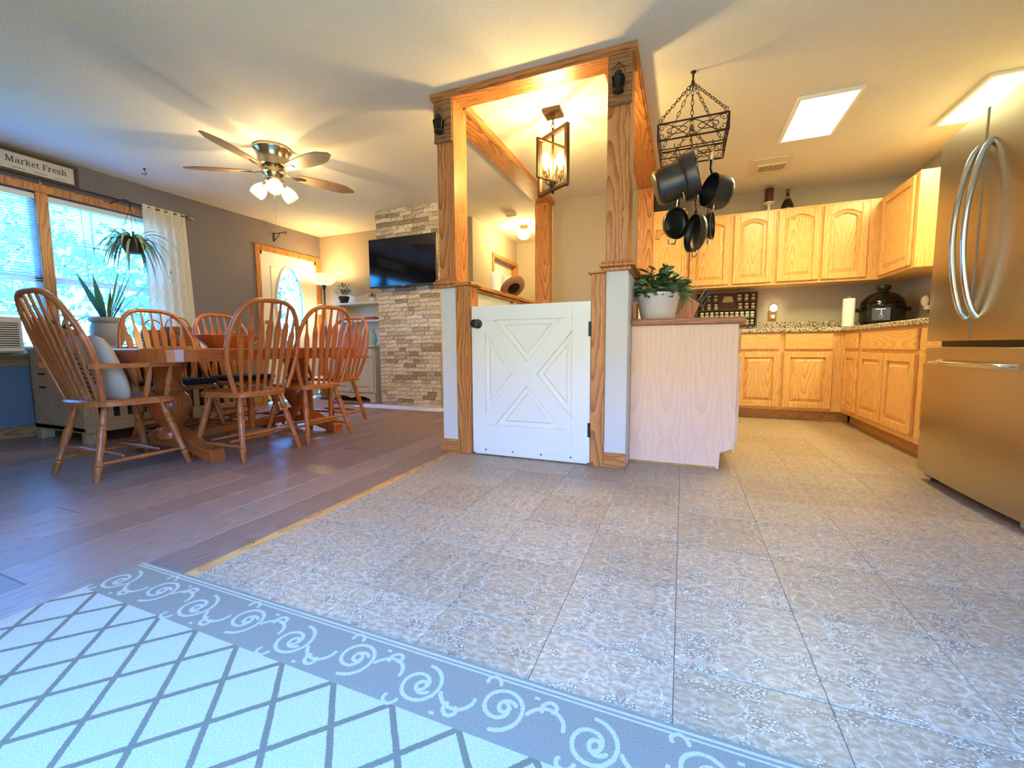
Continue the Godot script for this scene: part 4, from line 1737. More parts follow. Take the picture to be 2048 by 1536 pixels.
# ---------------------------------------------------------------- along the window wall
func leaf(b: MB, base: Vector3, dir: Vector3, length: float, w: float, droop: float, n := 7, twist := 0.0) -> void:
	var pts := []
	var ws := []
	var p := base
	var d := dir.normalized()
	for k in n + 1:
		var s := float(k) / n
		pts.append(p)
		ws.append(maxf(0.0015, w * (0.35 + 1.6 * s * (1.0 - s)) * (1.0 - pow(s, 3.0))))
		d = (d + Vector3.DOWN * droop / n).normalized()
		p += d * length / n
	var side := dir.cross(Vector3.UP)
	if side.length() < 0.05:
		side = Vector3.RIGHT
	var nn := side.normalized().cross(dir.normalized()).rotated(dir.normalized(), twist)
	b.bar(pts, ws, 0.0012, nn)

func pot_profile(r0: float, r1: float, h: float, rim := 0.012) -> Array:
	return [Vector2(0.0, 0.0), Vector2(r0, 0.0), Vector2(r1, h - 0.035), Vector2(r1 + rim, h - 0.033), Vector2(r1 + rim, h), Vector2(r1 - 0.006, h), Vector2(r1 - 0.01, h - 0.03), Vector2(0.0, h - 0.03)]

func wall_side() -> void:
	var b: MB
	# sign above the window
	var sg := thing("market_sign", "framed white sign reading Market Fresh above the window", "sign", V(-5.22, 2.235, 1.8))
	b = nb(2)
	b.bd(-5.238, -5.205, 2.388, 2.412, 1.36, 2.25, 0.003)
	b.bd(-5.238, -5.205, 2.222, 2.246, 1.36, 2.25, 0.003)
	b.bd(-5.238, -5.205, 2.246, 2.388, 1.36, 1.385, 0.003)
	b.bd(-5.238, -5.205, 2.246, 2.388, 2.225, 2.25, 0.003)
	part("frame", b, M.sign_frame, sg)
	b = nb()
	b.bd(-5.236, -5.22, 2.24, 2.395, 1.37, 2.24)
	part("board", b, M.sign_white, sg)
	var tm := TextMesh.new()
	var fo := SystemFont.new()
	fo.font_names = PackedStringArray(["Droid Serif"])
	fo.font_italic = true
	tm.font = fo
	tm.text = "Market Fresh"
	tm.font_size = 64
	tm.pixel_size = 0.00098
	tm.depth = 0.0015
	var tx := inst("lettering", tm, M.ink, sg, V(-5.219, 2.33, 1.985) - cur, Vector3(0, PI / 2, 0))
	tx.scale = Vector3(0.95, 1.05, 1)
	for k in 3:
		b = nb()
		b.bd(-5.2205, -5.2185, 2.268 - 0.001 * k, 2.273 - 0.001 * k, 1.83 + 0.13 * k, 1.91 + 0.13 * k)
		part("small_print", b, M.ink_soft, sg)
	# curtain rod
	var rd := thing("curtain_rod", "dark metal curtain rod with a ball finial over the windows", "curtain rod", V(-5.15, 2.2, 2.0))
	b = nb()
	b.tube([V(-5.15, 2.2, 0.8), V(-5.15, 2.2, 3.14)], 0.008, 8)
	part("rod", b, M.iron, rd)
	b = nb()
	b.ball(V(-5.15, 2.2, 3.165), Vector3(0.022, 0.022, 0.026), 12, 8)
	b.tube([V(-5.15, 2.2, 3.13), V(-5.15, 2.2, 3.15)], 0.012, 8)
	part("finial", b, M.nickel, rd)
	for d in [2.0, 3.08]:
		b = nb()
		b.tube([V(-5.235, 2.2, d), V(-5.15, 2.198, d)], 0.006, 6)
		b.bd(-5.24, -5.232, 2.17, 2.23, d - 0.012, d + 0.012, 0.002)
		part("bracket", b, M.nickel, rd)
	# curtain panel
	var ct := thing("sheer_curtain", "cream sheer curtain with trellis stitching and a small embroidered sprig", "curtain", V(-5.15, 0.3, 2.9))
	var rows := []
	var ny := 24
	var nx := 60
	for i in ny + 1:
		var f := float(i) / ny
		var row := []
		for j in nx + 1:
			var s := float(j) / nx
			var y := 2.22 - f * 1.75
			var d := lerpf(2.70, 3.1, s) + f * (0.06 * (s - 0.2))
			var fold := sin(s * TAU * 5.0 + f * 0.6) * (0.012 + 0.012 * f) + sin(s * TAU * 2.0) * 0.006
			row.append(V(-5.14 + fold, y, d))
		rows.append(row)
	b = nb()
	b.grid(rows)
	part("cloth", b, M.curtain, ct)
	b = nb()
	for k in range(-8, 7):
		for sgn in [-1, 1]:
			var ln := []
			for i in ny + 1:
				var s := (k * 0.16 + i * 0.075) if sgn == 1 else (1.0 - k * 0.16 - i * 0.075)
				if s >= 0.0 and s <= 1.0:
					ln.append(rows[i][int(s * nx)] + Vector3(0.003, 0, 0))
			if ln.size() > 1:
				b.tube(ln, 0.0011, 4)
	part("trellis_stitching", b, M.stitch, ct)
	b = nb()
	for k in 9:
		var o := V(-5.118, 1.58 - 0.018 * k, 2.90 + 0.012 * sin(k * 1.3))
		leaf(b, o, V(0.1, 0.5 + rng.randf(), rng.randf_range(-1, 1)), 0.035, 0.012, 0.4, 3)
	part("embroidered_sprig", b, M.leaf_dark, ct)
	# hook in the ceiling and a scroll bracket on the wall
	cur = V(-4.75, 2.4, 2.54)
	b = nb()
	b.lathe([Vector2(0.012, 2.44), Vector2(0.012, 2.434), Vector2(0.003, 2.43), Vector2(0.003, 2.415)], 8, V(-4.75, 0, 2.54))
	b.tube([V(-4.75, 2.418, 2.54), V(-4.75, 2.40, 2.555), V(-4.75, 2.385, 2.545), V(-4.75, 2.382, 2.525), V(-4.75, 2.39, 2.512)], 0.003, 6)
	solo("ceiling_hook", "small bare hook screwed into the ceiling near the fan", "hook", b, M.iron)
	cur = V(-5.2, 2.2, 4.28)
	b = nb()
	b.bd(-5.24, -5.232, 2.20, 2.32, 4.265, 4.29, 0.002)
	b.tube([V(-5.235, 2.305, 4.278), V(-5.06, 2.305, 4.278), V(-5.02, 2.31, 4.278), V(-5.0, 2.298, 4.278), V(-5.015, 2.283, 4.278), V(-5.03, 2.29, 4.278)], 0.006, 6)
	b.tube([V(-5.235, 2.215, 4.278), V(-5.19, 2.235, 4.278), V(-5.12, 2.3, 4.278)], 0.005, 6)
	solo("wall_bracket", "black iron plant bracket on the wall above the entry door", "bracket", b, M.black)
	# window air conditioner
	var a := thing("air_conditioner", "cream window air conditioner with louvred front in the window", "air conditioner", V(-5.15, 0.722, 1.5))
	b = nb()
	b.bd(-5.36, -5.03, 0.724, 1.015, 1.03, 1.73, 0.012)
	part("case", b, M.cream_plastic, a)
	b = nb()
	b.bd(-5.032, -5.012, 0.735, 0.765, 1.04, 1.72, 0.004)
	b.bd(-5.032, -5.012, 0.965, 1.005, 1.04, 1.72, 0.004)
	b.bd(-5.032, -5.012, 0.765, 0.965, 1.70, 1.72, 0.004)
	b.bd(-5.032, -5.012, 0.765, 0.965, 1.04, 1.06, 0.004)
	part("front_frame", b, M.cream_plastic, a)
	for k in 11:
		b = nb()
		b.bd(-5.032, -5.014, 0.769 + 0.018 * k, 0.779 + 0.018 * k, 1.06, 1.70, 0.002)
		part("louvre", b, M.cream_plastic, a)
	b = nb()
	b.bd(-5.031, -5.028, 0.765, 0.965, 1.06, 1.70)
	part("grille_back", b, M.felt_dark, a)
	# cream slatted pet crate under the window
	var cx0 := -5.08
	var cx1 := -4.3
	var cd0 := 1.76
	var cd1 := 3.02
	var c := thing("pet_crate", "long cream wooden pet crate with upright slats under the window", "crate", V(-4.7, 0, 2.4))
	b = nb(2)
	b.bd(cx0 - 0.01, cx1 + 0.012, 0.742, 0.77, cd0 - 0.012, cd1 + 0.012, 0.005)
	part("top", b, M.cream_wood, c)
	b = nb(1)
	b.bd(cx0, cx1 - 0.02, 0.09, 0.742, cd0, cd0 + 0.018, 0.002)
	part("end_panel", b, M.cream_wood, c)
	b = nb(1)
	b.bd(cx0, cx1 - 0.02, 0.09, 0.742, cd1 - 0.018, cd1, 0.002)
	part("end_panel", b, M.cream_wood, c)
	b = nb(1)
	b.bd(cx0, cx0 + 0.015, 0.12, 0.742, cd0, cd1)
	part("back_panel", b, M.cream_wood, c)
	b = nb(2)
	b.bd(cx0, cx1 - 0.01, 0.1, 0.13, cd0, cd1)
	part("base", b, M.cream_wood, c)
	for y in [[0.09, 0.2], [0.66, 0.742]]:
		b = nb(2)
		b.bd(cx1 - 0.022, cx1, y[0], y[1], cd0, cd1, 0.003)
		part("rail", b, M.cream_wood, c)
	var d := cd0
	var k := 0
	while d < cd1 - 0.03:
		b = nb(1)
		var w := 0.09 if k == 0 else 0.05
		b.bd(cx1 - 0.019, cx1 - 0.003, 0.2, 0.66, d, d + w, 0.002)
		part("slat", b, M.cream_wood, c)
		d += w + 0.045
		k += 1
	for s in [[cx0 + 0.03, cd0 + 0.05], [cx1 - 0.05, cd0 + 0.05], [cx0 + 0.03, cd1 - 0.05], [cx1 - 0.05, cd1 - 0.05]]:
		b = nb(1)
		b.bd(s[0] - 0.03, s[0] + 0.04, 0.0, 0.1, s[1] - 0.045, s[1] + 0.04, 0.004)
		part("leg", b, M.cream_wood, c)
	for y in [0.43, 0.54]:
		b = nb()
		b.bd(-4.95, -4.84, y, y + 0.018, cd0 - 0.002, cd0 + 0.003, 0.003)
		part("vent_slot", b, M.dark_box, c, "dark slot cut in the end")
	cur = V(-4.7, 0.13, 2.4)
	b = nb()
	b.bd(-5.0, -4.4, 0.131, 0.24, 1.95, 2.85, 0.04)
	solo("pet_bed", "dark pet bed inside the slatted cream crate", "bed", b, M.navy)
	# potted plants on the crate
	var y0 := 0.771
	var p := thing("snake_plant", "tall sword-leaved plant in a big grey ceramic pot on the crate", "plant", V(-4.92, y0, 2.235))
	b = nb()
	b.lathe([Vector2(0.0, 0.0), Vector2(0.085, 0.0), Vector2(0.11, 0.05), Vector2(0.125, 0.12), Vector2(0.118, 0.19), Vector2(0.105, 0.215), Vector2(0.122, 0.225), Vector2(0.128, 0.25), Vector2(0.122, 0.265), Vector2(0.108, 0.262), Vector2(0.1, 0.235), Vector2(0.0, 0.235)], 32, p.position)
	part("pot", b, M.ceramic_grey, p)
	b = nb()
	b.lathe([Vector2(0.1, 0.236), Vector2(0.05, 0.246), Vector2(0.0, 0.248)], 20, p.position, false)
	part("soil", b, M.soil, p)
	for q in [[-0.35, 0.5, 0.11, 0.05], [-0.5, 0.46, 0.1, 0.1], [-0.22, 0.42, 0.09, 0.05], [0.12, 0.52, 0.03, 0.0], [0.45, 0.56, 0.02, 0.1], [0.6, 0.42, 0.028, 0.1], [0.85, 0.38, 0.03, 0.15], [0.25, 0.4, 0.03, 0.1], [1.0, 0.32, 0.02, 0.2], [-0.9, 0.25, 0.06, 0.3], [-1.4, 0.36, 0.05, 0.2], [0.05, 0.3, 0.05, 0.1], [0.7, 0.5, 0.022, 0.05], [0.35, 0.5, 0.03, 0.05], [1.2, 0.42, 0.035, 0.1], [0.55, 0.3, 0.03, 0.1]]:
		b = nb()
		leaf(b, p.position + Vector3(rng.randf_range(-0.03, 0.03), 0.24, -q[0] * 0.05), V(rng.randf_range(-0.15, 0.25), 1.0, q[0]), q[1], q[2], q[3], 9, rng.randf_range(-0.4, 0.4))
		part("leaf", b, M.leaf if rng.randf() < 0.6 else M.leaf_dark, p)
	p = thing("succulent_plant", "spreading strap-leaved plant in a brown clay pot on the crate", "plant", V(-4.93, y0, 1.93))
	b = nb()
	b.lathe(pot_profile(0.075, 0.105, 0.15), 28, p.position)
	part("pot", b, M.terracotta, p)
	b = nb()
	b.lathe([Vector2(0.1, 0.121), Vector2(0.0, 0.135)], 20, p.position, false)
	part("soil", b, M.soil, p)
	for i in 16:
		b = nb()
		var an := TAU * i / 16.0 + rng.randf() * 0.3
		leaf(b, p.position + Vector3(0, 0.13, 0), Vector3(cos(an), 0.5 + rng.randf() * 0.9, sin(an)), 0.18 + rng.randf() * 0.16, 0.035, 0.7, 7)
		part("leaf", b, M.leaf_dark if i % 3 else M.leaf, p)
	# two round baskets
	for q in [[2.56, 0.085, 0.16, "small round wicker basket on the crate beside the grey pot"], [2.78, 0.11, 0.2, "large round wicker basket on the crate beside the curtain"]]:
		var bk := thing("wicker_basket", q[3], "basket", V(-4.85, y0, q[0]))
		for i in int(q[2] / 0.02):
			b = nb()
			var f: float = i * 0.02 / q[2]
			var r: float = q[1] * (0.82 + 0.3 * sin(PI * (0.1 + 0.75 * f)))
			var ring := []
			for j in 28:
				var an := TAU * j / 28.0
				var rr := r + 0.003 * (1 if (j + i) % 2 == 0 else -1)
				ring.append(V(-4.85 + rr * cos(an), y0 + 0.011 + 0.02 * i, q[0] + rr * sin(an)))
			b.tube(ring, 0.011, 6, true)
			part("woven_ring", b, M.wicker, bk)
		b = nb()
		b.lathe([Vector2(0, 0.002), Vector2(q[1] * 0.85, 0.002), Vector2(q[1] * 0.85, 0.008), Vector2(0, 0.008)], 20, bk.position)
		part("bottom", b, M.wicker, bk)
		b = nb()
		var hp := []
		for j in 17:
			var an := PI * j / 16.0
			hp.append(V(-4.85, y0 + q[2] + 0.1 * sin(an), q[0] + q[1] * 1.02 * cos(an)))
		b.tube(hp, 0.006, 6)
		part("handle", b, M.wicker, bk)
	# hanging spider plant
	var hc := V(-4.89, 1.66, 2.47)
	var h := thing("spider_plant", "hanging spider plant with arching striped leaves in front of the window", "plant", hc)
	b = nb()
	b.lathe([Vector2(0.0, 0.0), Vector2(0.06, 0.0), Vector2(0.09, 0.06), Vector2(0.1, 0.12), Vector2(0.105, 0.135), Vector2(0.095, 0.135), Vector2(0.085, 0.11), Vector2(0.0, 0.11)], 24, hc)
	part("pot", b, M.felt_dark, h)
	b = nb()
	for i in 3:
		var an := TAU * i / 3.0 + 0.4
		b.tube([hc + Vector3(cos(an) * 0.1, 0.13, sin(an) * 0.1), hc + Vector3(0, 0.42, 0)], 0.002, 5)
	b.tube([hc + Vector3(0, 0.42, 0), hc + Vector3(0, 0.47, 0), hc + Vector3(-0.06, 0.5, 0), hc + Vector3(-0.16, 0.51, 0), hc + Vector3(-0.345, 0.5, 0)], 0.006, 6)
	part("hanger", b, M.iron, h)
	for i in 60:
		b = nb()
		var an := TAU * i / 60.0 * 7.0 + rng.randf()
		var st := rng.randf()
		leaf(b, hc + Vector3(cos(an) * 0.03, 0.12, sin(an) * 0.03), Vector3(cos(an) * (0.5 + st), 1.25 - st, sin(an) * (0.6 + st)), 0.28 + rng.randf() * 0.2, 0.028, 2.4 + rng.randf(), 9)
		part("leaf", b, [M.leaf, M.leaf_pale, M.leaf_pale, M.leaf_dark][i % 4], h)

# ---------------------------------------------------------------- corner with hutch and lamps
func far_corner() -> void:
	var b: MB
	var x0 := -4.72
	var x1 := -3.88
	var h := thing("white_hutch", "antique white hutch with open shelves beside the stone column", "hutch", V(-4.3, 0, 4.82))
	b = nb(1)
	b.bd(x0, x1, 0.09, 0.75, 4.62, 5.05, 0.003)
	part("body", b, M.antique_white, h)
	b = nb(0)
	b.bd(x0 - 0.02, x1 + 0.02, 0.75, 0.785, 4.58, 5.06, 0.006)
	part("counter", b, M.antique_white, h)
	b = nb(0)
	var ap := PackedVector2Array([Vector2(x0, 0.12), Vector2(x0, 0.0), Vector2(x0 + 0.09, 0.0)])
	for k in 13:
		var f := k / 12.0
		ap.append(Vector2(lerpf(x0 + 0.1, x1 - 0.1, f), 0.045 + 0.035 * absf(sin(f * PI * 2.0))))
	for c in [Vector2(x1 - 0.09, 0.0), Vector2(x1, 0.0), Vector2(x1, 0.12)]:
		ap.append(c)
	b.prism(ap, -4.63, -4.605, 0.002)
	part("scalloped_apron", b, M.antique_white, h)
	b = nb()
	b.bd(x1 - 0.02, x1, 0.0, 0.09, 4.63, 5.05)
	b.bd(x0, x0 + 0.02, 0.0, 0.09, 4.63, 5.05)
	part("side_foot", b, M.antique_white, h)
	for k in 2:
		var xa := x0 + 0.02 + 0.41 * k
		b = nb(0)
		b.bd(xa, xa + 0.39, 0.62, 0.735, 4.603, 4.622, 0.004)
		var dr := part("drawer_front", b, M.antique_white, h)
		b = nb()
		b.ball(V(xa + 0.195, 0.677, 4.59), Vector3(0.014, 0.014, 0.014), 10, 6)
		part("knob", b, M.iron, dr)
		var dd := cab_door("cupboard_door", h, V(xa, 0.13, 4.62), 0.0, 0.39, 0.475, 0.0, M.antique_white)
		dd.get_child(0).name = "raised_panel"
	# open shelves
	for x in [x0 + 0.01, x1 - 0.035]:
		b = nb(1)
		b.bd(x, x + 0.025, 0.785, 1.37, 4.84, 5.05, 0.003)
		part("upright", b, M.antique_white, h)
	b = nb(1)
	b.bd(x0 + 0.02, x1 - 0.02, 0.785, 1.37, 5.035, 5.05)
	part("back_board", b, M.antique_white, h)
	for s in [[1.115, 4.84], [1.362, 4.8]]:
		b = nb(0)
		b.bd(x0, x1, s[0], s[0] + 0.028, s[1], 5.05, 0.004)
		part("shelf", b, M.antique_white, h)
	b = nb(0)
	var cr := PackedVector2Array([Vector2(x0, 1.39), Vector2(x1, 1.39)])
	for k in 25:
		var f := 1.0 - k / 24.0
		cr.append(Vector2(lerpf(x0, x1, f), 1.50 + 0.035 * absf(cos(f * PI * 2.0))))
	b.prism(cr, -5.05, -5.03, 0.002)
	part("crest", b, M.antique_white, h)
	# things on the hutch
	var pl := thing("bushy_plant", "bushy grey-green plant in a dark pot on top of the hutch", "plant", V(-4.62, 1.391, 4.88))
	b = nb()
	b.lathe(pot_profile(0.05, 0.07, 0.1, 0.006), 20, cur)
	part("pot", b, M.felt_dark, pl)
	for g in 4:
		b = nb()
		for i in 34:
			var an := rng.randf() * TAU
			var up := rng.randf_range(0.0, 1.3)
			leaf(b, cur + Vector3(0, 0.12, 0) + Vector3(cos(an), 0, sin(an)) * rng.randf() * 0.09 + Vector3(0, rng.randf() * 0.14, 0), Vector3(cos(an), up, sin(an)), 0.05 + rng.randf() * 0.06, 0.024, 0.5, 3)
		part("foliage", b, [M.leaf_grey, M.leaf_dark, M.leaf, M.leaf_grey][g], pl).set_meta("kind", "stuff")
	pl = thing("small_plant", "small round green plant in a white cup on the top hutch shelf", "plant", V(-4.12, 1.391, 4.9))
	b = nb()
	b.lathe(pot_profile(0.03, 0.04, 0.06, 0.004), 16, cur)
	part("pot", b, M.ceramic_white, pl)
	b = nb()
	for i in 60:
		var e := Vector3(rng.randf_range(-1, 1), rng.randf_range(-0.3, 1), rng.randf_range(-1, 1)).normalized()
		leaf(b, cur + Vector3(0, 0.075, 0) + e * 0.02, e, 0.04, 0.016, 0.2, 2)
	part("foliage", b, M.leaf_dark, pl).set_meta("kind", "stuff")
	cur = V(-4.18, 1.144, 4.95)
	b = nb()
	b.bd(-4.26, -4.1, 1.144, 1.185, 4.88, 5.0, 0.004)
	solo("wooden_box", "low brown wooden box on the middle hutch shelf", "box", b, M.table)
	cur = V(-3.99, 0.786, 4.7)
	b = nb()
	b.lathe([Vector2(0, 0), Vector2(0.055, 0), Vector2(0.075, 0.06), Vector2(0.07, 0.12), Vector2(0.04, 0.17), Vector2(0.04, 0.2), Vector2(0.055, 0.22), Vector2(0.045, 0.22), Vector2(0.03, 0.19)], 24, cur)
	b.tube([cur + Vector3(0.045, 0.19, 0.02), cur + Vector3(0.1, 0.17, 0.02), cur + Vector3(0.11, 0.1, 0.02), cur + Vector3(0.07, 0.06, 0.02)], 0.008, 6)
	solo("pitcher", "pale blue glass pitcher on the hutch counter beside the stone column", "pitcher", b, M.blue_glass)
	for k in 3:
		cur = V(-4.55, 0.786 + 0.026 * k, 4.8)
		b = nb()
		b.lathe([Vector2(0, 0), Vector2(0.06, 0), Vector2(0.1, 0.018), Vector2(0.1, 0.024), Vector2(0.06, 0.008), Vector2(0, 0.006)], 28, cur)
		solo("plate", ["bottom", "middle", "top"][k] + " white plate in the small stack on the hutch counter", "plate", b, M.ceramic_white, "plates stacked on the hutch")
	cur = V(-4.6, 0.868, 4.8)
	b = nb()
	b.ball(V(-4.6, 0.91, 4.8), Vector3(0.042, 0.042, 0.042), 18, 12)
	solo("glass_ball", "pale blue glass ball resting on the stack of plates", "ornament", b, M.blue_glass)
	# torchiere floor lamp with a reading arm
	var lp := V(-4.86, 0, 4.75)
	var l := thing("floor_lamp", "black torchiere floor lamp with a glowing bowl and a side reading lamp", "lamp", lp)
	b = nb()
	b.lathe([Vector2(0, 0), Vector2(0.13, 0), Vector2(0.13, 0.015), Vector2(0.05, 0.03), Vector2(0.016, 0.05), Vector2(0.0, 0.05)], 24, lp)
	part("base", b, M.black, l)
	b = nb()
	b.tube([lp + Vector3(0, 0.04, 0), lp + Vector3(0, 1.62, 0)], 0.011, 10)
	b.lathe([Vector2(0.011, 1.58), Vector2(0.018, 1.6), Vector2(0.03, 1.64), Vector2(0.042, 1.655)], 16, lp)
	part("pole", b, M.black, l)
	b = nb()
	b.lathe([Vector2(0.03, 1.65), Vector2(0.1, 1.665), Vector2(0.155, 1.715), Vector2(0.178, 1.8), Vector2(0.172, 1.8), Vector2(0.15, 1.72), Vector2(0.095, 1.675), Vector2(0.0, 1.665)], 32, lp, false)
	part("lamp_bowl", b, M.shade_warm, l)
	b = nb()
	b.ball(lp + Vector3(0, 1.74, 0), Vector3(0.03, 0.04, 0.03), 12, 8)
	part("bulb", b, M.bulb_warm, l)
	omni("lamp_bulb_light", lp + Vector3(0, 1.83, 0), Color(1.0, 0.86, 0.60), LAMP, 0.06, l)
	b = nb()
	b.tube([lp + Vector3(0, 1.05, 0), lp + Vector3(0.02, 1.15, 0.02), lp + Vector3(0.03, 1.28, 0.02), lp + Vector3(-0.02, 1.38, 0.03), lp + Vector3(-0.09, 1.37, 0.03)], 0.008, 8)
	part("reading_arm", b, M.brass, l)
	b = nb()
	b.t = Transform3D(Basis(Vector3.FORWARD, 0.5), lp + Vector3(-0.11, 1.3, 0.04) - cur)
	b.lathe([Vector2(0.07, -0.04), Vector2(0.055, 0.02), Vector2(0.03, 0.055), Vector2(0.0, 0.06)], 20, Vector3.ZERO, false)
	part("reading_shade", b, M.shade_warm, l)
	omni("reading_bulb_light", lp + Vector3(-0.14, 1.22, 0.04), Color(1.0, 0.86, 0.60), LAMP * 0.35, 0.03, l)

const LAMP := 0.5

func hall() -> void:
	cur = Vector3.ZERO
	# oak-cased hall door, white, standing ajar inside its opening
	var b := nb(1)
	casing(b, 5.735, 6.605, 0, 2.055, 0.06, -2.603, -2.585)
	b.bd(-2.72, -2.6, 0, 2.06, 5.72, 5.735)
	b.bd(-2.72, -2.6, 0, 2.06, 6.605, 6.62)
	b.bd(-2.72, -2.6, 2.055, 2.07, 5.72, 6.62)
	struct("trim_5", b, M.oak)
	b = nb(1)
	b.bd(-2.71, -2.675, 0.01, 2.05, 5.74, 6.6)
	var d := struct("door_2", b, M.white_door)
	for k in 6:
		b = nb(1)
		var dd := 5.83 + 0.38 * (k % 2)
		var yy: float = [0.15, 0.15, 0.85, 0.85, 1.62, 1.62][k]
		b.bd(-2.677, -2.668, yy, yy + [0.55, 0.55, 0.65, 0.65, 0.28, 0.28][k], dd, dd + 0.3, 0.006)
		part("door_panel", b, M.white_door, d)
	# smoke alarm and globe light on the hall ceiling
	cur = V(-2.09, 2.44, 5.16)
	b = nb()
	b.lathe([Vector2(0.075, 2.44), Vector2(0.075, 2.425), Vector2(0.068, 2.408), Vector2(0.05, 2.402), Vector2(0, 2.4)], 28, V(-2.09, 0, 5.16))
	solo("smoke_alarm", "round white smoke alarm on the hall ceiling", "smoke alarm", b, M.antique_white)
	var g := thing("globe_light", "glowing white globe ceiling light in the hall", "light", V(-2.13, 2.3, 5.73))
	b = nb()
	b.lathe([Vector2(0.06, 2.44), Vector2(0.06, 2.425), Vector2(0.05, 2.41), Vector2(0.05, 2.385)], 20, V(-2.13, 0, 5.73))
	part("fitter", b, M.brass, g)
	b = nb()
	b.ball(V(-2.13, 2.325, 5.73), Vector3(0.09, 0.075, 0.09), 24, 16)
	part("globe_shade", b, M.globe, g)
	omni("globe_bulb_light", V(-2.13, 2.325, 5.73), Color(1.0, 0.87, 0.58), HALL, 0.08, g)
	# round peg knob on the stair side of the half wall
	cur = V(-1.46, 1.155, 3.61)
	b = nb()
	b.t = Transform3D(Basis(Vector3(0, -1, 0), Vector3(1, 0, 0), Vector3(0, 0, 1)), V(-1.468, 1.13, 3.61) - cur)
	b.lathe([Vector2(0.03, 0), Vector2(0.028, 0.008), Vector2(0.01, 0.012), Vector2(0.01, 0.03), Vector2(0.022, 0.04), Vector2(0.018, 0.055), Vector2(0, 0.058)], 16)
	solo("coat_peg", "small brass peg on the stair side of the half wall", "peg", b, M.brass)
	# hat and two candles on the half wall cap
	var y := 1.217
	var hc := V(-1.485, y + 0.075, 3.72)
	var h := thing("felt_hat", "brown felt hat tipped on its side on the half wall", "hat", hc)
	var tilt := Transform3D((Basis(Vector3.FORWARD, -0.75) * Basis(Vector3.RIGHT, -0.35)).scaled(Vector3.ONE * 0.72), Vector3.ZERO)
	b = nb()
	b.t = tilt
	var rows := []
	for q in [[0.085, -0.005], [0.09, 0.0], [0.12, -0.006], [0.155, 0.002], [0.172, 0.018], [0.17, 0.022], [0.15, 0.008], [0.1, 0.004], [0.088, 0.01]]:
		var row := []
		for j in 36:
			var an := TAU * j / 36.0
			row.append(Vector3(q[0] * cos(an), q[1] + 0.02 * pow(cos(an), 2) * (q[0] - 0.08) / 0.09, q[0] * 1.1 * sin(an)))
		rows.append(row)
	b.grid(rows, true)
	part("brim", b, M.felt, h)
	b = nb()
	b.t = tilt
	b.lathe([Vector2(0.09, 0.0), Vector2(0.084, 0.04), Vector2(0.075, 0.085), Vector2(0.05, 0.1), Vector2(0.02, 0.09), Vector2(0, 0.085)], 28, Vector3.ZERO, false)
	part("crown", b, M.felt, h)
	b = nb()
	b.t = tilt
	b.lathe([Vector2(0.0915, 0.004), Vector2(0.087, 0.03)], 28, Vector3.ZERO, false)
	part("hat_band", b, M.felt_dark, h)
	b = nb()
	b.t = tilt
	b.lathe([Vector2(0.083, -0.004), Vector2(0.078, 0.04), Vector2(0.05, 0.07), Vector2(0, 0.072)], 24, Vector3.ZERO, false)
	part("lining", b, M.felt_dark, h)
	for q in [[3.53, 0.042, 0.2, "short cream pillar candle behind the felt hat"], [3.86, 0.075, 0.205, "wide cream pillar candle behind the felt hat, by the back post"]]:
		cur = V(-1.585, y, q[0])
		b = nb()
		b.lathe([Vector2(0, 0), Vector2(q[1], 0), Vector2(q[1], q[2] - 0.006), Vector2(q[1] - 0.006, q[2]), Vector2(0, q[2] - 0.008)], 24, cur)
		b.tube([cur + Vector3(0, q[2] - 0.01, 0), cur + Vector3(0.002, q[2] + 0.008, 0)], 0.0015, 5)
		solo("pillar_candle", q[3], "candle", b, M.paper)

const HALL := 1.3

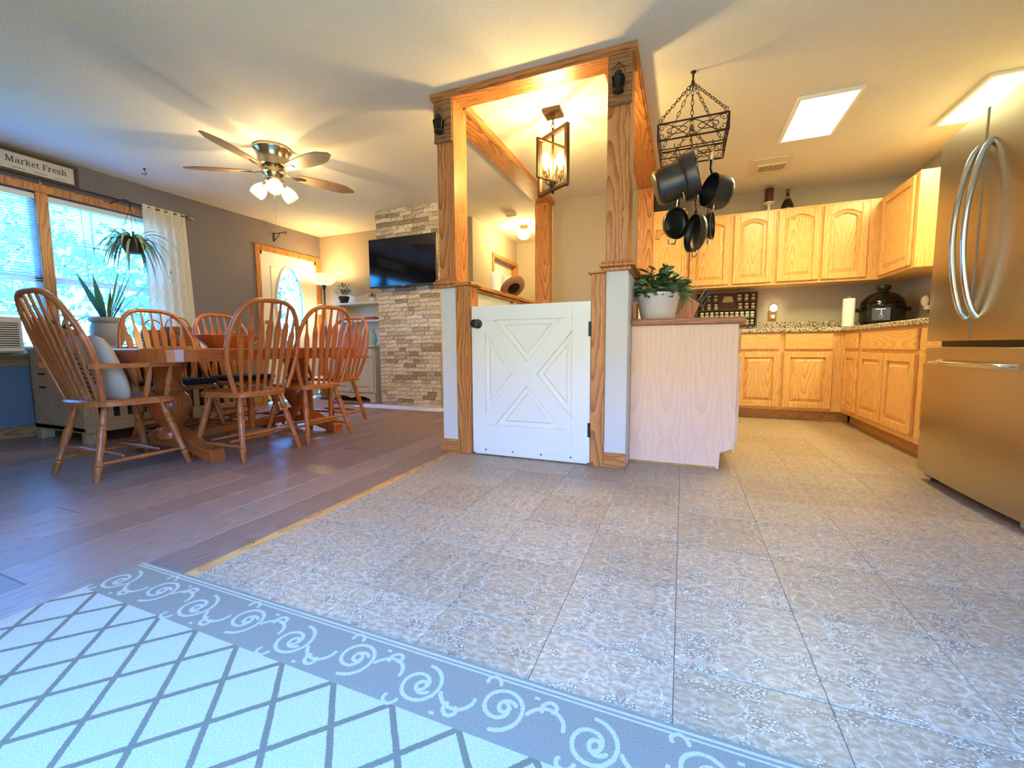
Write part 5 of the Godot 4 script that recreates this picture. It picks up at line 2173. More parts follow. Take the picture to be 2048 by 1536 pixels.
# ---------------------------------------------------------------- hanging things
func ceiling_fan() -> void:
	var c := V(-3.29, 0, 2.72)
	var f := thing("ceiling_fan", "brushed nickel ceiling fan with five blades and glass lights over the dining table", "ceiling fan", V(-3.29, 2.2, 2.72))
	var b := nb()
	b.lathe([Vector2(0.145, 2.44), Vector2(0.15, 2.425), Vector2(0.145, 2.41), Vector2(0.125, 2.39), Vector2(0.12, 2.33), Vector2(0.118, 2.29), Vector2(0.105, 2.285), Vector2(0.0, 2.285)], 36, c)
	part("housing", b, M.nickel, f)
	b = nb()
	b.lathe([Vector2(0.07, 2.285), Vector2(0.07, 2.27), Vector2(0.09, 2.262), Vector2(0.092, 2.236), Vector2(0.07, 2.228), Vector2(0.06, 2.2), Vector2(0.075, 2.185), Vector2(0.07, 2.16), Vector2(0.04, 2.145), Vector2(0, 2.142)], 32, c)
	part("motor_hub", b, M.nickel, f)
	for k in 5:
		var a := deg_to_rad(66.0 + 72.0 * k)
		var dir := V(cos(a), 0, sin(a))
		var side := dir.cross(Vector3.UP)
		var tilt := (Vector3.UP * cos(0.2) - side * sin(0.2)).normalized()
		b = nb(1)
		b.g = 0 if absf(dir.x) > absf(dir.z) else 2
		var pts := []
		var ws := []
		for q in [[0.18, 0.05], [0.21, 0.085], [0.3, 0.115], [0.42, 0.135], [0.52, 0.142], [0.6, 0.13], [0.605, 0.128], [0.7, 0.03]]:
			pts.append(c + dir * q[0] + Vector3(0, 2.25, 0))
			ws.append(q[1])
		b.bar(pts, ws, 0.008, tilt)
		var bl := part("blade", b, M.blade, f)
		b = nb()
		b.bar([c + dir * 0.08 + Vector3(0, 2.25, 0), c + dir * 0.15 + Vector3(0, 2.238, 0), c + dir * 0.2 + Vector3(0, 2.243, 0), c + dir * 0.26 + Vector3(0, 2.244, 0)], [0.03, 0.024, 0.06, 0.03], 0.006, tilt)
		part("blade_iron", b, M.nickel, bl)
	for k in 3:
		var a := deg_to_rad(202.0 + 120.0 * k)
		var dir := V(cos(a), 0, sin(a))
		var o := c + Vector3(0, 2.17, 0) + dir * 0.06
		var ax := (dir * 0.75 + Vector3.DOWN * 0.8).normalized()
		var x := ax.cross(Vector3.UP).normalized()
		var bas := Basis(x, ax, x.cross(ax))
		b = nb()
		b.t = Transform3D(bas, o - cur)
		b.lathe([Vector2(0.016, -0.01), Vector2(0.02, 0.02), Vector2(0.026, 0.03), Vector2(0.026, 0.045)], 16)
		part("light_arm", b, M.nickel, f)
		b = nb()
		b.t = Transform3D(bas, o - cur)
		b.lathe([Vector2(0.028, 0.035), Vector2(0.045, 0.06), Vector2(0.058, 0.1), Vector2(0.06, 0.125), Vector2(0.052, 0.155), Vector2(0.05, 0.155), Vector2(0.057, 0.125), Vector2(0.055, 0.1), Vector2(0.042, 0.062), Vector2(0.026, 0.04)], 24, Vector3.ZERO, false)
		var sh := part("glass_shade", b, M.amber_glass, f)
		b = nb()
		b.t = Transform3D(bas, o - cur)
		b.lathe([Vector2(0.0, 0.045), Vector2(0.012, 0.045), Vector2(0.014, 0.06), Vector2(0.024, 0.085), Vector2(0.026, 0.1), Vector2(0.018, 0.118), Vector2(0.0, 0.124)], 16)
		part("bulb", b, M.bulb_warm, sh)
		omni("fan_bulb_light", o + ax * 0.095, Color(1.0, 0.89, 0.65), FANL, 0.024, f)
	b = nb()
	b.tube([c + Vector3(0.02, 2.15, 0.02), c + Vector3(0.022, 1.80, 0.022)], 0.0012, 5)
	b.ball(c + Vector3(0.022, 1.79, 0.022), Vector3(0.007, 0.012, 0.007), 8, 6)
	part("pull_chain", b, M.nickel, f)

const FANL := 0.45
const PEND := 0.48

func pendant() -> void:
	var c := V(-0.92, 0, 3.09)
	var p := thing("pendant_lantern", "bronze open-frame pendant lantern with three glowing filament bulbs", "pendant light", V(-0.92, 1.87, 3.09))
	var b := nb()
	b.bd(-0.985, -0.855, 2.415, 2.44, 3.025, 3.155, 0.004)
	part("canopy", b, M.bronze, p)
	for k in 3:
		var ring := []
		for j in 12:
			var a := TAU * j / 12.0
			var e := Vector3(cos(a) * 0.009, sin(a) * 0.02, 0)
			ring.append(c + Vector3(0, 2.40 - 0.03 * k, 0) + (e if k % 2 == 0 else Vector3(0, e.y, e.x)))
		b = nb()
		b.tube(ring, 0.003, 6, true)
		part("chain_link", b, M.bronze, p)
	b = nb()
	b.bd(-0.928, -0.912, 1.865, 2.325, 3.082, 3.098, 0.002)
	part("centre_rod", b, M.bronze, p)
	for q in [[-33.0, 0.165, 2.30, 1.885, 0.028], [57.0, 0.15, 2.225, 1.95, 0.016]]:
		var a := deg_to_rad(q[0])
		b = nb()
		b.t = Transform3D(Basis(Vector3.UP, a), c - cur)
		var w: float = q[1]
		var th: float = q[4]
		b.box(-w, -w + th, q[3], q[2], -th * 0.5, th * 0.5, 0.002)
		b.box(w - th, w, q[3], q[2], -th * 0.5, th * 0.5, 0.002)
		b.box(-w + th, w - th, q[2] - th, q[2], -th * 0.5, th * 0.5, 0.002)
		b.box(-w + th, w - th, q[3], q[3] + th, -th * 0.5, th * 0.5, 0.002)
		part("frame", b, M.bronze, p)
	b = nb()
	b.lathe([Vector2(0, 1.9), Vector2(0.02, 1.905), Vector2(0.03, 1.925), Vector2(0.03, 1.945), Vector2(0.012, 1.95)], 16, c)
	part("hub", b, M.bronze, p)
	for k in 3:
		var a := deg_to_rad(-10.0 + 120.0 * k)
		var dir := V(cos(a), 0, sin(a))
		var o := c + dir * 0.062
		b = nb()
		b.tube([c + dir * 0.02 + Vector3(0, 1.93, 0), c + dir * 0.045 + Vector3(0, 1.922, 0), o + Vector3(0, 1.94, 0), o + Vector3(0, 1.965, 0)], 0.005, 8)
		part("arm", b, M.bronze, p)
		b = nb()
		b.lathe([Vector2(0.008, 1.96), Vector2(0.02, 1.968), Vector2(0.02, 2.0), Vector2(0.018, 2.012), Vector2(0, 2.012)], 16, o)
		part("socket", b, M.brass, p)
		b = nb()
		b.lathe([Vector2(0.012, 2.012), Vector2(0.014, 2.03), Vector2(0.026, 2.075), Vector2(0.031, 2.1), Vector2(0.028, 2.125), Vector2(0.015, 2.143), Vector2(0, 2.147)], 20, o)
		part("bulb", b, M.bulb_warm, p)
		omni("pendant_bulb_light", o + Vector3(0, 2.085, 0), Color(1.0, 0.86, 0.54), PEND, 0.025, p)

func chain(parent: Node, a: Vector3, c: Vector3) -> void:
	var L := 0.03
	var keep := cur
	cur = Vector3.ZERO
	if not T.has("link"):
		var ring := []
		for j in 16:
			var an := TAU * j / 16.0
			ring.append(Vector3(cos(an) * 0.0075, sin(an) * 0.0105 + signf(sin(an)) * 0.007, 0))
		var b := nb()
		b.tube(ring, 0.0022, 5, true)
		T.link = b.mesh()
	cur = keep
	var dir := (c - a).normalized()
	var x := dir.cross(Vector3(0.3, 0.1, 1)).normalized()
	var n := int((c - a).length() / L)
	for k in n + 1:
		var o := inst("chain_link", T.link, M.iron, parent, Vector3.ZERO)
		var bs := Basis(x, dir, x.cross(dir))
		if k % 2:
			bs = bs * Basis(Vector3.UP, PI / 2)
		o.transform = Transform3D(bs, a + dir * minf(k * L, (c - a).length()) - cur)

func scroll(b: MB, c: Vector3, r: float, ax: Vector3, ay: Vector3, s: float) -> void:
	var pts := []
	for k in 22:
		var f := k / 21.0
		var a := s * f * TAU * 1.25
		pts.append(c + (ax * cos(a) + ay * sin(a)) * r * (1.0 - 0.75 * f))
	b.tube(pts, 0.0022, 5)

# open pan: y axis of the pan is the way it opens
func pan(called: String, label: String, c: Vector3, axis: Vector3, r: float, depth: float, hook: Vector3, lid := false) -> void:
	var o := thing(called, label, "pan", c, "pans on the hanging rack")
	axis = axis.normalized()
	var up := (hook - c)
	up = (up - axis * up.dot(axis)).normalized()
	var bas := Basis(axis.cross(up).normalized() * -1.0, axis, up)
	bas = Basis(up.cross(axis).normalized() * -1.0, axis, up) if bas.determinant() < 0 else bas
	var b := nb()
	b.t = Transform3D(bas, Vector3.ZERO)
	var h := depth * 0.5
	b.lathe([Vector2(0, -h), Vector2(r * 0.86, -h), Vector2(r * 0.95, -h + 0.01), Vector2(r, -h + 0.03), Vector2(r, h), Vector2(r + 0.004, h), Vector2(r + 0.004, h + 0.004), Vector2(r - 0.004, h + 0.004)], 36, Vector3.ZERO, false)
	part("body", b, M.pan, o)
	b = nb()
	b.t = Transform3D(bas, Vector3.ZERO)
	b.lathe([Vector2(r - 0.004, h + 0.004), Vector2(r - 0.005, -h + 0.02), Vector2(r * 0.8, -h + 0.006), Vector2(0, -h + 0.005)], 36, Vector3.ZERO, false)
	part("inside", b, M.pan_inside, o)
	var rim := bas * Vector3(0, h - 0.012, r)
	var hk := hook - c
	b = nb()
	b.t = Transform3D()
	var mid := rim.lerp(hk, 0.5) + axis * 0.01
	b.bar([rim, rim.lerp(mid, 0.5) + axis * 0.008, mid, hk.lerp(mid, 0.2), hk], [0.018, 0.014, 0.02, 0.022, 0.014], 0.008, axis)
	part("handle", b, M.chrome, o)
	b = nb()
	b.t = Transform3D()
	var far := bas * Vector3(0, h - 0.02, -r)
	var sx := bas.x
	b.tube([far - sx * 0.03, far - sx * 0.026 - up * 0.03, far + sx * 0.026 - up * 0.03, far + sx * 0.03], 0.005, 6)
	part("helper_handle", b, M.chrome, o)
	b = nb()
	b.t = Transform3D()
	b.tube([hk + Vector3(0, -0.012, 0), hk + Vector3(0.008, 0.0, 0), hk + Vector3(0, 0.03, 0), hk + Vector3(-0.008, 0.045, 0), hk + Vector3(-0.002, 0.055, 0)], 0.0025, 6)
	part("hook", b, M.iron, o)

func pot_rack() -> void:
	var x0 := -0.178
	var x1 := 0.205
	var d0 := 2.8
	var d1 := 3.2
	var y0 := 1.975
	var y1 := 2.07
	var r := thing("pot_rack", "wrought iron pot rack with scrolls hanging on chains from the ceiling", "pot rack", V(0.013, 1.97, 3.0))
	var b := nb()
	b.lathe([Vector2(0.016, 2.44), Vector2(0.016, 2.434), Vector2(0.006, 2.426), Vector2(0.005, 2.37)], 12, V(0.01, 0, 3.0))
	part("ceiling_hook", b, M.iron, r)
	for s in 4:
		b = nb()
		var f := s < 2
		var dd: float = [d0, d1, 0.0, 0.0][s]
		var xx: float = [0.0, 0.0, x0, x1][s]
		for y in [y0, y1]:
			if f:
				b.tube([V(x0, y, dd), V(x1, y, dd)], 0.005, 6)
			else:
				b.tube([V(xx, y, d0), V(xx, y, d1)], 0.005, 6)
		var a := V(x0, (y0 + y1) / 2, dd) if f else V(xx, (y0 + y1) / 2, d0)
		var e := V(x1, (y0 + y1) / 2, dd) if f else V(xx, (y0 + y1) / 2, d1)
		var ax := (e - a).normalized()
		var L := (e - a).length()
		for q in [[0.025, 0.024, 1.0], [0.025, -0.024, -1.0], [L - 0.025, 0.024, 1.0], [L - 0.025, -0.024, -1.0]]:
			scroll(b, a + ax * q[0] + Vector3(0, q[1], 0), 0.021, ax if q[0] < 0.1 else -ax, Vector3.UP, q[2])
		# stretched S-curves and lozenges between the scrolls
		for sg in [-1.0, 1.0]:
			var p1 := []
			var p2 := []
			for k in 25:
				var t := k / 24.0
				p1.append(a + ax * lerpf(0.04, L - 0.04, t) + Vector3(0, sg * 0.04 * cos(t * PI * 2.0), 0))
				p2.append(a + ax * (L * (0.5 + sg * 0.22) + 0.055 * cos(t * TAU)) + Vector3(0, 0.02 * sin(t * TAU), 0))
			b.tube(p1, 0.0025, 5)
			b.tube(p2, 0.0025, 5)
		part("scroll_band", b, M.iron, r)
	for s in [[x0, d0], [x1, d0], [x0, d1], [x1, d1]]:
		b = nb()
		b.tube([V(s[0], y0, s[1]), V(s[0], y1, s[1])], 0.006, 6)
		scroll(b, V(s[0], y1 + 0.02, s[1]) + (V(0.01, 0, 3.0) - V(s[0], 0, s[1])).normalized() * 0.02, 0.017, (V(0.01, 0, 3.0) - V(s[0], 0, s[1])).normalized(), Vector3.UP, 1.0)
		part("corner_bar", b, M.iron, r)
		chain(r, V(s[0] * 0.86, y1 + 0.045, s[1] + (3.0 - s[1]) * 0.12), V(0.01, 2.375, 3.0))
	for k in 2:
		b = nb()
		b.tube([V(x0, y0, 2.93 + 0.14 * k), V(x1, y0, 2.93 + 0.14 * k)], 0.0035, 6)
		part("cross_bar", b, M.iron, r)
	chain(r, V(0.01, 2.375, 3.0), V(0.01, 1.99, 2.99))
	chain(r, V(0.01, 2.06, 2.9), V(-0.09, 1.93, 2.9))
	chain(r, V(0.01, 2.06, 2.9), V(0.1, 1.95, 2.92))
	pan("saucepan", "dark saucepan hanging lowest on the post side of the pot rack", V(-0.115, 1.73, 2.84), Vector3(0.93, 0.3, -0.1), 0.105, 0.15, V(-0.08, 1.93, 2.89))
	pan("stew_pan", "deep dark pan hanging in the middle of the pot rack, larger than its neighbours", V(0.0, 1.785, 2.93), Vector3(0.95, 0.2, 0.12), 0.14, 0.11, V(0.01, 1.975, 2.95))
	pan("saucepan", "dark saucepan on the pot rack turned to show its black inside", V(0.165, 1.665, 2.9), Vector3(-0.85, 0.15, 0.5), 0.095, 0.11, V(0.135, 1.93, 2.92))
	pan("skillet", "small dark skillet hanging below the saucepan on the post side", V(-0.075, 1.535, 3.0), Vector3(0.55, -0.1, 0.6), 0.095, 0.035, V(-0.06, 1.96, 3.02))
	pan("skillet", "dark skillet hanging lowest of all under the pot rack", V(0.055, 1.455, 2.98), Vector3(-0.75, 0.05, 0.35), 0.115, 0.045, V(0.045, 1.96, 3.0))
	pan("skillet", "narrow dark skillet seen edge-on under the saucepan with the open inside", V(0.13, 1.51, 3.04), Vector3(0.9, 0.0, 0.2), 0.085, 0.035, V(0.115, 1.96, 3.06))

# ---------------------------------------------------------------- small kitchen things
func counter_things() -> void:
	var b: MB
	# spice rack and its jars
	var s := thing("spice_rack", "dark wooden spice rack with jars on the wall under the cabinets", "rack", V(0.44, 0.96, 5.5))
	b = nb(1)
	b.bd(0.13, 0.755, 0.965, 1.345, 5.513, 5.527)
	part("back_board", b, M.dark_wood, s)
	for x in [0.13, 0.74]:
		b = nb(1)
		b.bd(x, x + 0.015, 0.965, 1.345, 5.445, 5.513, 0.002)
		part("side", b, M.dark_wood, s)
	for y in [0.968, 1.05, 1.145, 1.235, 1.333]:
		b = nb(0)
		if y == 1.235:
			b.bd(0.145, 0.375, y, y + 0.01, 5.445, 5.513, 0.002)
			b.bd(0.545, 0.74, y, y + 0.01, 5.445, 5.513, 0.002)
		else:
			b.bd(0.145, 0.74, y, y + 0.01, 5.445, 5.513, 0.002)
		part("shelf", b, M.dark_wood, s)
	b = nb()
	b.prism(PackedVector2Array([Vector2(0.40, 1.24), Vector2(0.52, 1.24), Vector2(0.5, 1.31), Vector2(0.42, 1.31)]), -5.51, -5.495, 0.002)
	part("lamp_plaque", b, M.pillow, s, "pale plaque shaped like a lampshade")
	var jar: Node3D = null
	for row in [[1.246, [0.185, 0.255, 0.33, 0.575, 0.645, 0.715], 0.062, "spice jar on the top shelf of the spice rack"], [1.156, [0.19, 0.262, 0.335, 0.585, 0.65, 0.715], 0.055, "spice jar on the second shelf of the spice rack"], [1.061, [0.19, 0.242, 0.294, 0.346, 0.398, 0.45, 0.502, 0.554, 0.606, 0.658, 0.71], 0.055, "spice jar in the long third row of the spice rack"], [0.979, [0.606, 0.658, 0.71], 0.045, "spice jar on the bottom shelf of the spice rack"]]:
		for xi in row[1].size():
			var x: float = row[1][xi]
			var nth: String = ["first", "second", "third", "fourth", "fifth", "sixth", "seventh", "eighth", "ninth", "tenth", "eleventh"][row[1].size() - 1 - xi]
			var j := thing("spice_jar", row[3] + ", " + nth + " from the night light", "jar", V(x, row[0], 5.48), "spice jars on the rack")
			var hh: float = row[2]
			b = nb()
			b.lathe([Vector2(0, 0), Vector2(0.019, 0), Vector2(0.02, 0.004), Vector2(0.02, hh - 0.008), Vector2(0.016, hh)], 14, cur)
			part("jar_body", b, [M.felt, M.leaf_grey, M.wicker, M.ceramic_grey, M.leaf_dark][rng.randi() % 5], j)
			b = nb()
			b.lathe([Vector2(0.019, hh), Vector2(0.0195, hh + 0.012), Vector2(0.0, hh + 0.013)], 14, cur)
			part("lid", b, M.paper, j)
			b = nb()
			b.lathe([Vector2(0.0216, hh * 0.3), Vector2(0.0216, hh * 0.55)], 14, cur, false)
			part("paper_label", b, M.cream_plastic, j)
	# plug-in night light
	var n := thing("night_light", "round glowing night light plugged in a wall outlet", "night light", V(0.92, 1.03, 5.54))
	b = nb()
	b.bd(0.875, 0.955, 1.02, 1.13, 5.54, 5.55, 0.003)
	part("outlet_plate", b, M.wicker, n)
	b = nb()
	b.bd(0.9, 0.94, 1.045, 1.085, 5.53, 5.541, 0.003)
	part("plug", b, M.antique_white, n)
	b = nb()
	b.ball(V(0.922, 1.16, 5.525), Vector3(0.036, 0.042, 0.014), 18, 12)
	part("night_light_globe", b, M.night_light, n)
	omni("night_light_bulb", V(0.922, 1.16, 5.5), Color(1, 0.92, 0.75), 0.02, 0.03, n)
	# paper towels
	var p := thing("paper_towels", "roll of white paper towels on an upright holder in the worktop corner", "paper towels", V(1.5, 0.914, 5.15))
	b = nb()
	b.lathe([Vector2(0, 0), Vector2(0.07, 0), Vector2(0.07, 0.01), Vector2(0.006, 0.014), Vector2(0.006, 0.3), Vector2(0.011, 0.305), Vector2(0, 0.32)], 20, cur)
	part("holder", b, M.nickel, p)
	b = nb()
	b.lathe([Vector2(0.018, 0.014), Vector2(0.05, 0.014), Vector2(0.05, 0.285), Vector2(0.018, 0.285), Vector2(0.018, 0.014)], 28, cur, false)
	part("roll", b, M.paper, p)
	# pressure cooker
	var c := thing("pressure_cooker", "black electric pressure cooker with a steel band and front panel", "cooker", V(1.78, 0.914, 5.2))
	b = nb()
	b.lathe([Vector2(0, 0), Vector2(0.14, 0), Vector2(0.16, 0.015), Vector2(0.168, 0.06), Vector2(0.17, 0.19), Vector2(0.175, 0.2), Vector2(0.175, 0.22), Vector2(0.165, 0.23)], 36, cur)
	part("body", b, M.black_gloss, c)
	b = nb()
	b.lathe([Vector2(0.171, 0.05), Vector2(0.174, 0.055), Vector2(0.174, 0.16), Vector2(0.171, 0.165)], 36, cur, false)
	part("steel_band", b, M.black, c)
	b = nb()
	b.lathe([Vector2(0.172, 0.23), Vector2(0.165, 0.255), Vector2(0.12, 0.31), Vector2(0.07, 0.335), Vector2(0.05, 0.34), Vector2(0, 0.34)], 36, cur)
	part("lid", b, M.black_gloss, c)
	b = nb()
	b.lathe([Vector2(0.04, 0.34), Vector2(0.04, 0.35), Vector2(0.055, 0.365), Vector2(0.06, 0.39), Vector2(0.05, 0.405), Vector2(0, 0.408)], 20, cur)
	part("lid_knob", b, M.black, c)
	b = nb()
	b.t = Transform3D(Basis(Vector3.UP, -0.35), Vector3.ZERO)
	b.box(-0.075, 0.075, 0.05, 0.19, 0.15, 0.182, 0.01)
	part("control_panel", b, M.black_gloss, c)
	b = nb()
	b.t = Transform3D(Basis(Vector3.UP, -0.35), Vector3.ZERO)
	var ring := []
	for k in 16:
		ring.append(Vector3(cos(TAU * k / 16.0) * 0.014, 0.1 + sin(TAU * k / 16.0) * 0.014, 0.183))
	b.tube(ring, 0.002, 5, true)
	b.box(-0.04, 0.03, 0.165, 0.17, 0.181, 0.1835)
	b.box(-0.002, 0.002, 0.115, 0.16, 0.181, 0.1835)
	part("panel_marks", b, M.chrome, c)
	for q in [-1, 1]:
		b = nb()
		b.box(q * 0.165, q * 0.215, 0.15, 0.19, -0.04, 0.04, 0.01)
		b.t = Transform3D()
		part("side_handle", b, M.black, c)
		var last: MeshInstance3D = c.get_child(c.get_child_count() - 1)
		last.position = cur
	# plug-in freshener on the right wall
	var a := thing("plug_in_freshener", "white plug-in air freshener on a brown outlet plate beside the refrigerator", "air freshener", V(2.05, 1.05, 5.0))
	b = nb()
	b.bd(2.045, 2.06, 1.03, 1.15, 4.93, 5.01, 0.003)
	part("outlet_plate", b, M.barn, a)
	b = nb()
	b.ball(V(2.02, 1.14, 5.0), Vector3(0.03, 0.05, 0.03), 14, 10)
	b.bd(2.01, 2.046, 1.06, 1.1, 4.95, 5.0, 0.006)
	part("freshener", b, M.paper, a)
	# candle and bottle on top of the cabinets
	var h := thing("candle_stand", "dark red pillar candle on a white turned stand on top of the cabinets", "candle", V(0.805, 2.151, 5.36))
	b = nb()
	b.lathe([Vector2(0, 0), Vector2(0.035, 0), Vector2(0.03, 0.012), Vector2(0.012, 0.03), Vector2(0.016, 0.05), Vector2(0.01, 0.07), Vector2(0.02, 0.09), Vector2(0.05, 0.105), Vector2(0.05, 0.115), Vector2(0, 0.115)], 20, cur)
	part("stand", b, M.antique_white, h)
	b = nb()
	b.lathe([Vector2(0, 0.115), Vector2(0.042, 0.115), Vector2(0.042, 0.255), Vector2(0.036, 0.26), Vector2(0, 0.255)], 20, cur)
	part("candle", b, M.wine, h)
	var w := thing("wine_bottle", "dark squat bottle with a wrapped neck on top of the cabinets", "bottle", V(0.975, 2.151, 5.36))
	b = nb()
	b.lathe([Vector2(0, 0), Vector2(0.055, 0), Vector2(0.06, 0.02), Vector2(0.055, 0.07), Vector2(0.03, 0.12), Vector2(0.016, 0.15), Vector2(0.014, 0.21), Vector2(0.017, 0.215), Vector2(0.017, 0.225), Vector2(0, 0.225)], 24, cur)
	part("glass_body", b, M.bottle, w)
	b = nb()
	for k in 4:
		ring = []
		for j in 16:
			ring.append(cur + Vector3(cos(TAU * j / 16.0) * (0.03 - 0.004 * k), 0.125 + 0.009 * k, sin(TAU * j / 16.0) * (0.03 - 0.004 * k)))
		b.tube(ring, 0.004, 5, true)
	part("twine", b, M.wicker, w)
	# black speaker on the left cabinet
	var sp := thing("black_speaker", "black box speaker on top of the cabinet with the carved bear", "speaker", V(-0.2, 2.149, 4.95))
	b = nb()
	b.bd(-0.325, -0.1, 2.149, 2.35, 4.83, 5.05, 0.006)
	part("box", b, M.black, sp)
	b = nb()
	b.bd(-0.315, -0.11, 2.159, 2.34, 4.824, 4.831, 0.003)
	part("grille", b, M.dark_box, sp)
	# planter on the peninsula
	var pl := thing("white_planter", "white tapered planter of mixed leaves and a red bloom on the peninsula", "plant", V(-0.165, 0.918, 2.98))
	b = nb()
	b.lathe([Vector2(0, 0), Vector2(0.098, 0), Vector2(0.106, 0.01), Vector2(0.136, 0.155), Vector2(0.141, 0.158), Vector2(0.141, 0.17), Vector2(0.133, 0.17), Vector2(0.128, 0.14), Vector2(0, 0.14)], 40, cur)
	part("pot", b, M.ceramic_white, pl)
	b = nb()
	b.lathe([Vector2(0.128, 0.141), Vector2(0.06, 0.15), Vector2(0, 0.152)], 24, cur, false)
	part("soil", b, M.soil, pl)
	for k in 230:
		b = nb()
		var an := rng.randf() * TAU
		var rr := sqrt(rng.randf()) * 0.14
		var o := cur + Vector3(cos(an) * rr, 0.15 + rng.randf() * 0.19 * (1.0 - rr * rr / 0.035), sin(an) * rr)
		leaf(b, o, Vector3(cos(an) * 1.2, rng.randf_range(-0.2, 1.2), sin(an) * 1.2), 0.05 + rng.randf() * 0.05, 0.05 + rng.randf() * 0.025, 0.6, 4, rng.randf_range(-0.7, 0.7))
		part("leaf", b, [M.leaf_dark, M.leaf, M.leaf_grey, M.leaf_dark][k % 4], pl)
	b = nb()
	for k in 120:
		var an := rng.randf_range(-1.2, 1.0)
		var o := cur + Vector3(0.06 + cos(an) * 0.05, 0.15 + rng.randf() * 0.06, sin(an) * 0.07)
		leaf(b, o, Vector3(0.6 + rng.randf(), rng.randf_range(-0.1, 1.2), rng.randf_range(-1, 1)), 0.09 + rng.randf() * 0.05, 0.005, 1.2, 3)
	part("feathery_fronds", b, M.leaf, pl).set_meta("kind", "stuff")
	b = nb()
	for k in 26:
		var e := Vector3(rng.randf_range(-1, 1), rng.randf_range(-0.2, 1), rng.randf_range(-1, 1)).normalized()
		leaf(b, cur + Vector3(0.035, 0.285, 0.03) + e * 0.004, e, 0.024, 0.014, 0.3, 2)
	part("red_bloom", b, M.red, pl)
	b = nb()
	for k in 20:
		var e := Vector3(rng.randf_range(-1, 1), rng.randf_range(0, 1), rng.randf_range(-1, 1)).normalized()
		leaf(b, cur + Vector3(-0.045, 0.29, 0.03) + e * 0.01, e, 0.04, 0.013, 0.3, 2)
	part("rust_sprig", b, M.rust, pl)
	b = nb()
	b.tube([cur + Vector3(0.03, 0.16, 0.0), cur + Vector3(0.035, 0.33, 0.0)], 0.002, 5)
	b.ball(cur + Vector3(0.037, 0.335, 0.0), Vector3(0.012, 0.018, 0.01), 10, 6)
	b.ball(cur + Vector3(0.05, 0.35, 0.0), Vector3(0.01, 0.007, 0.006), 8, 6)
	b.ball(cur + Vector3(0.03, 0.358, 0.0), Vector3(0.008, 0.009, 0.006), 8, 6)
	part("plant_pick", b, M.iron, pl)
	# knife block behind the planter
	var kb := thing("knife_block", "slanted wooden knife block with black handled knives behind the planter", "knife block", V(0.02, 0.918, 3.2))
	var lean := Transform3D(Basis(Vector3.FORWARD, 0.55), Vector3.ZERO)
	b = nb(1)
	b.prism(PackedVector2Array([Vector2(-0.09, 0.0), Vector2(0.03, 0.0), Vector2(0.075, 0.115), Vector2(-0.0, 0.16), Vector2(-0.05, 0.06)]), -0.045, 0.045, 0.003)
	b.t = Transform3D()
	part("block", b, M.oak, kb)
	kb.get_child(0).position = cur
	for k in 6:
		b = nb(1)
		b.t = lean
		var xx := -0.055 + 0.022 * (k % 3)
		var zz := -0.022 + 0.044 * (k / 3)
		b.box(0.005 + xx + 0.03, 0.02 + xx + 0.03, 0.11, 0.235 - 0.012 * (k % 3), zz - 0.008, zz + 0.008, 0.004)
		part("knife_handle", b, M.black, kb)
	cur = V(-0.292, 0.918, 2.84)
	b = nb(1)
	b.bd(-0.308, -0.285, 0.918, 1.03, 2.81, 2.95, 0.004)
	solo("cutting_board", "small upright wooden board between the white pillar and the planter", "board", b, M.oak)

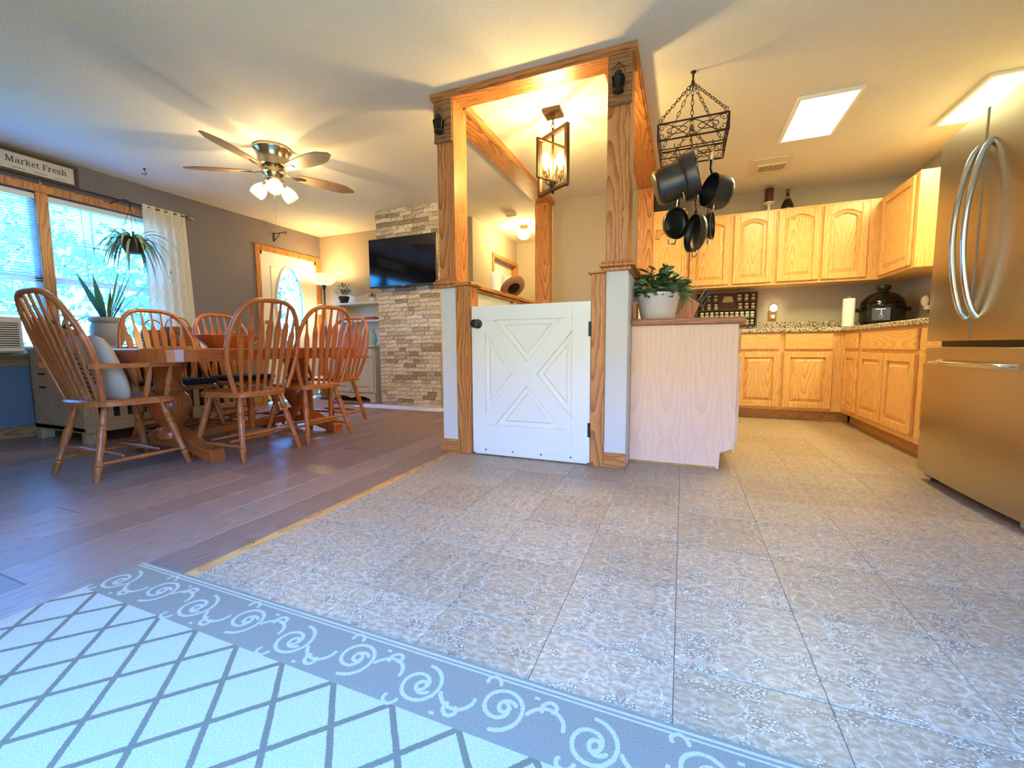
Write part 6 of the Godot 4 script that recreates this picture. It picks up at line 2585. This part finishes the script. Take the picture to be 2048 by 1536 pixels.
# ---------------------------------------------------------------- outdoors
func outside() -> void:
	cur = V(-20, -0.5, 2)
	var b := nb()
	b.bd(-60, -5.5, -0.6, -0.5, -40, 45)
	b.bd(-5.5, 60, -0.6, -0.5, -40, -0.31)
	struct("floor_lawn", b, M.grass)
	var card := MB.new()
	for a in [0.0, 1.2]:
		var s := Vector3(cos(a), 0.3, sin(a)) * 0.09
		card.bar([-s, Vector3(0, 0.02, 0), s], [0.02, 0.1, 0.015], 0.004, Vector3(0.2, 1, 0.1).normalized())
	var cm := card.mesh()
	var spots := [[-12.5, 1.0, 4.4], [-15.0, 4.4, 5.2], [-11.5, 6.4, 4.0], [-17.0, -1.2, 5.5], [-13.5, 9.5, 4.6], [-19.0, 7.0, 6.0]]
	for k in spots.size():
		var q: Array = spots[k]
		var at := V(q[0], -0.5, q[1])
		var t := thing("garden_tree", ["leafy garden tree seen through the window with blind slats", "leafy garden tree beyond the hanging plant in the window", "leafy garden tree beyond the curtained side of the window", "tall garden tree far off through the window", "garden tree beyond the entry door", "tallest garden tree far off behind the others"][k], "tree", at, "trees outside the windows")
		b = nb()
		b.tube([at, at + Vector3(0.05, q[2] * 0.4, 0), at + Vector3(-0.05, q[2] * 0.8, 0.1)], [0.16, 0.12, 0.05], 8)
		for i in 6:
			var an := TAU * i / 6.0
			b.tube([at + Vector3(0, q[2] * (0.3 + 0.05 * i), 0), at + Vector3(cos(an) * 1.1, q[2] * (0.45 + 0.06 * i), sin(an) * 1.1)], [0.06, 0.02], 6)
		part("trunk", b, M.bark, t)
		var mm := MultiMesh.new()
		mm.transform_format = MultiMesh.TRANSFORM_3D
		mm.mesh = cm
		mm.instance_count = 550
		for i in 550:
			var e := Vector3(rng.randfn(), rng.randfn() * 0.9, rng.randfn()) * 0.62
			var bs := Basis.from_euler(Vector3(rng.randf() * 6.0, rng.randf() * 6.0, rng.randf() * 6.0)).scaled(Vector3.ONE * rng.randf_range(0.9, 1.8))
			mm.set_instance_transform(i, Transform3D(bs, Vector3(e.x * 1.2, q[2] * 0.68 + e.y * 1.3, e.z * 1.2)))
		var mi := MultiMeshInstance3D.new()
		mi.name = "crown"
		mi.multimesh = mm
		mi.material_override = M.foliage
		mi.set_meta("kind", "stuff")
		t.add_child(mi)

	# added unseen wall: blocks low sky and bounces sunlight into the glass door
	var fn := thing("added_light_wall", "brown board wall added out of view to block low sky and bounce sunlight indoors", "light_wall", V(-0.1, -0.5, -3.5))
	for k in 20:
		b = nb(0)
		b.bd(-7.1, 6.9, -0.5 + 0.2 * k, -0.295 + 0.2 * k, -3.56 - 0.012, -3.53, 0.004)
		part("light_wall_board", b, M.light_wall_board, fn)
	b = nb(0)
	b.bd(-7.1, 6.9, -0.5, 3.5, -6.0, -3.57)
	part("light_wall_body", b, M.light_wall_board, fn)
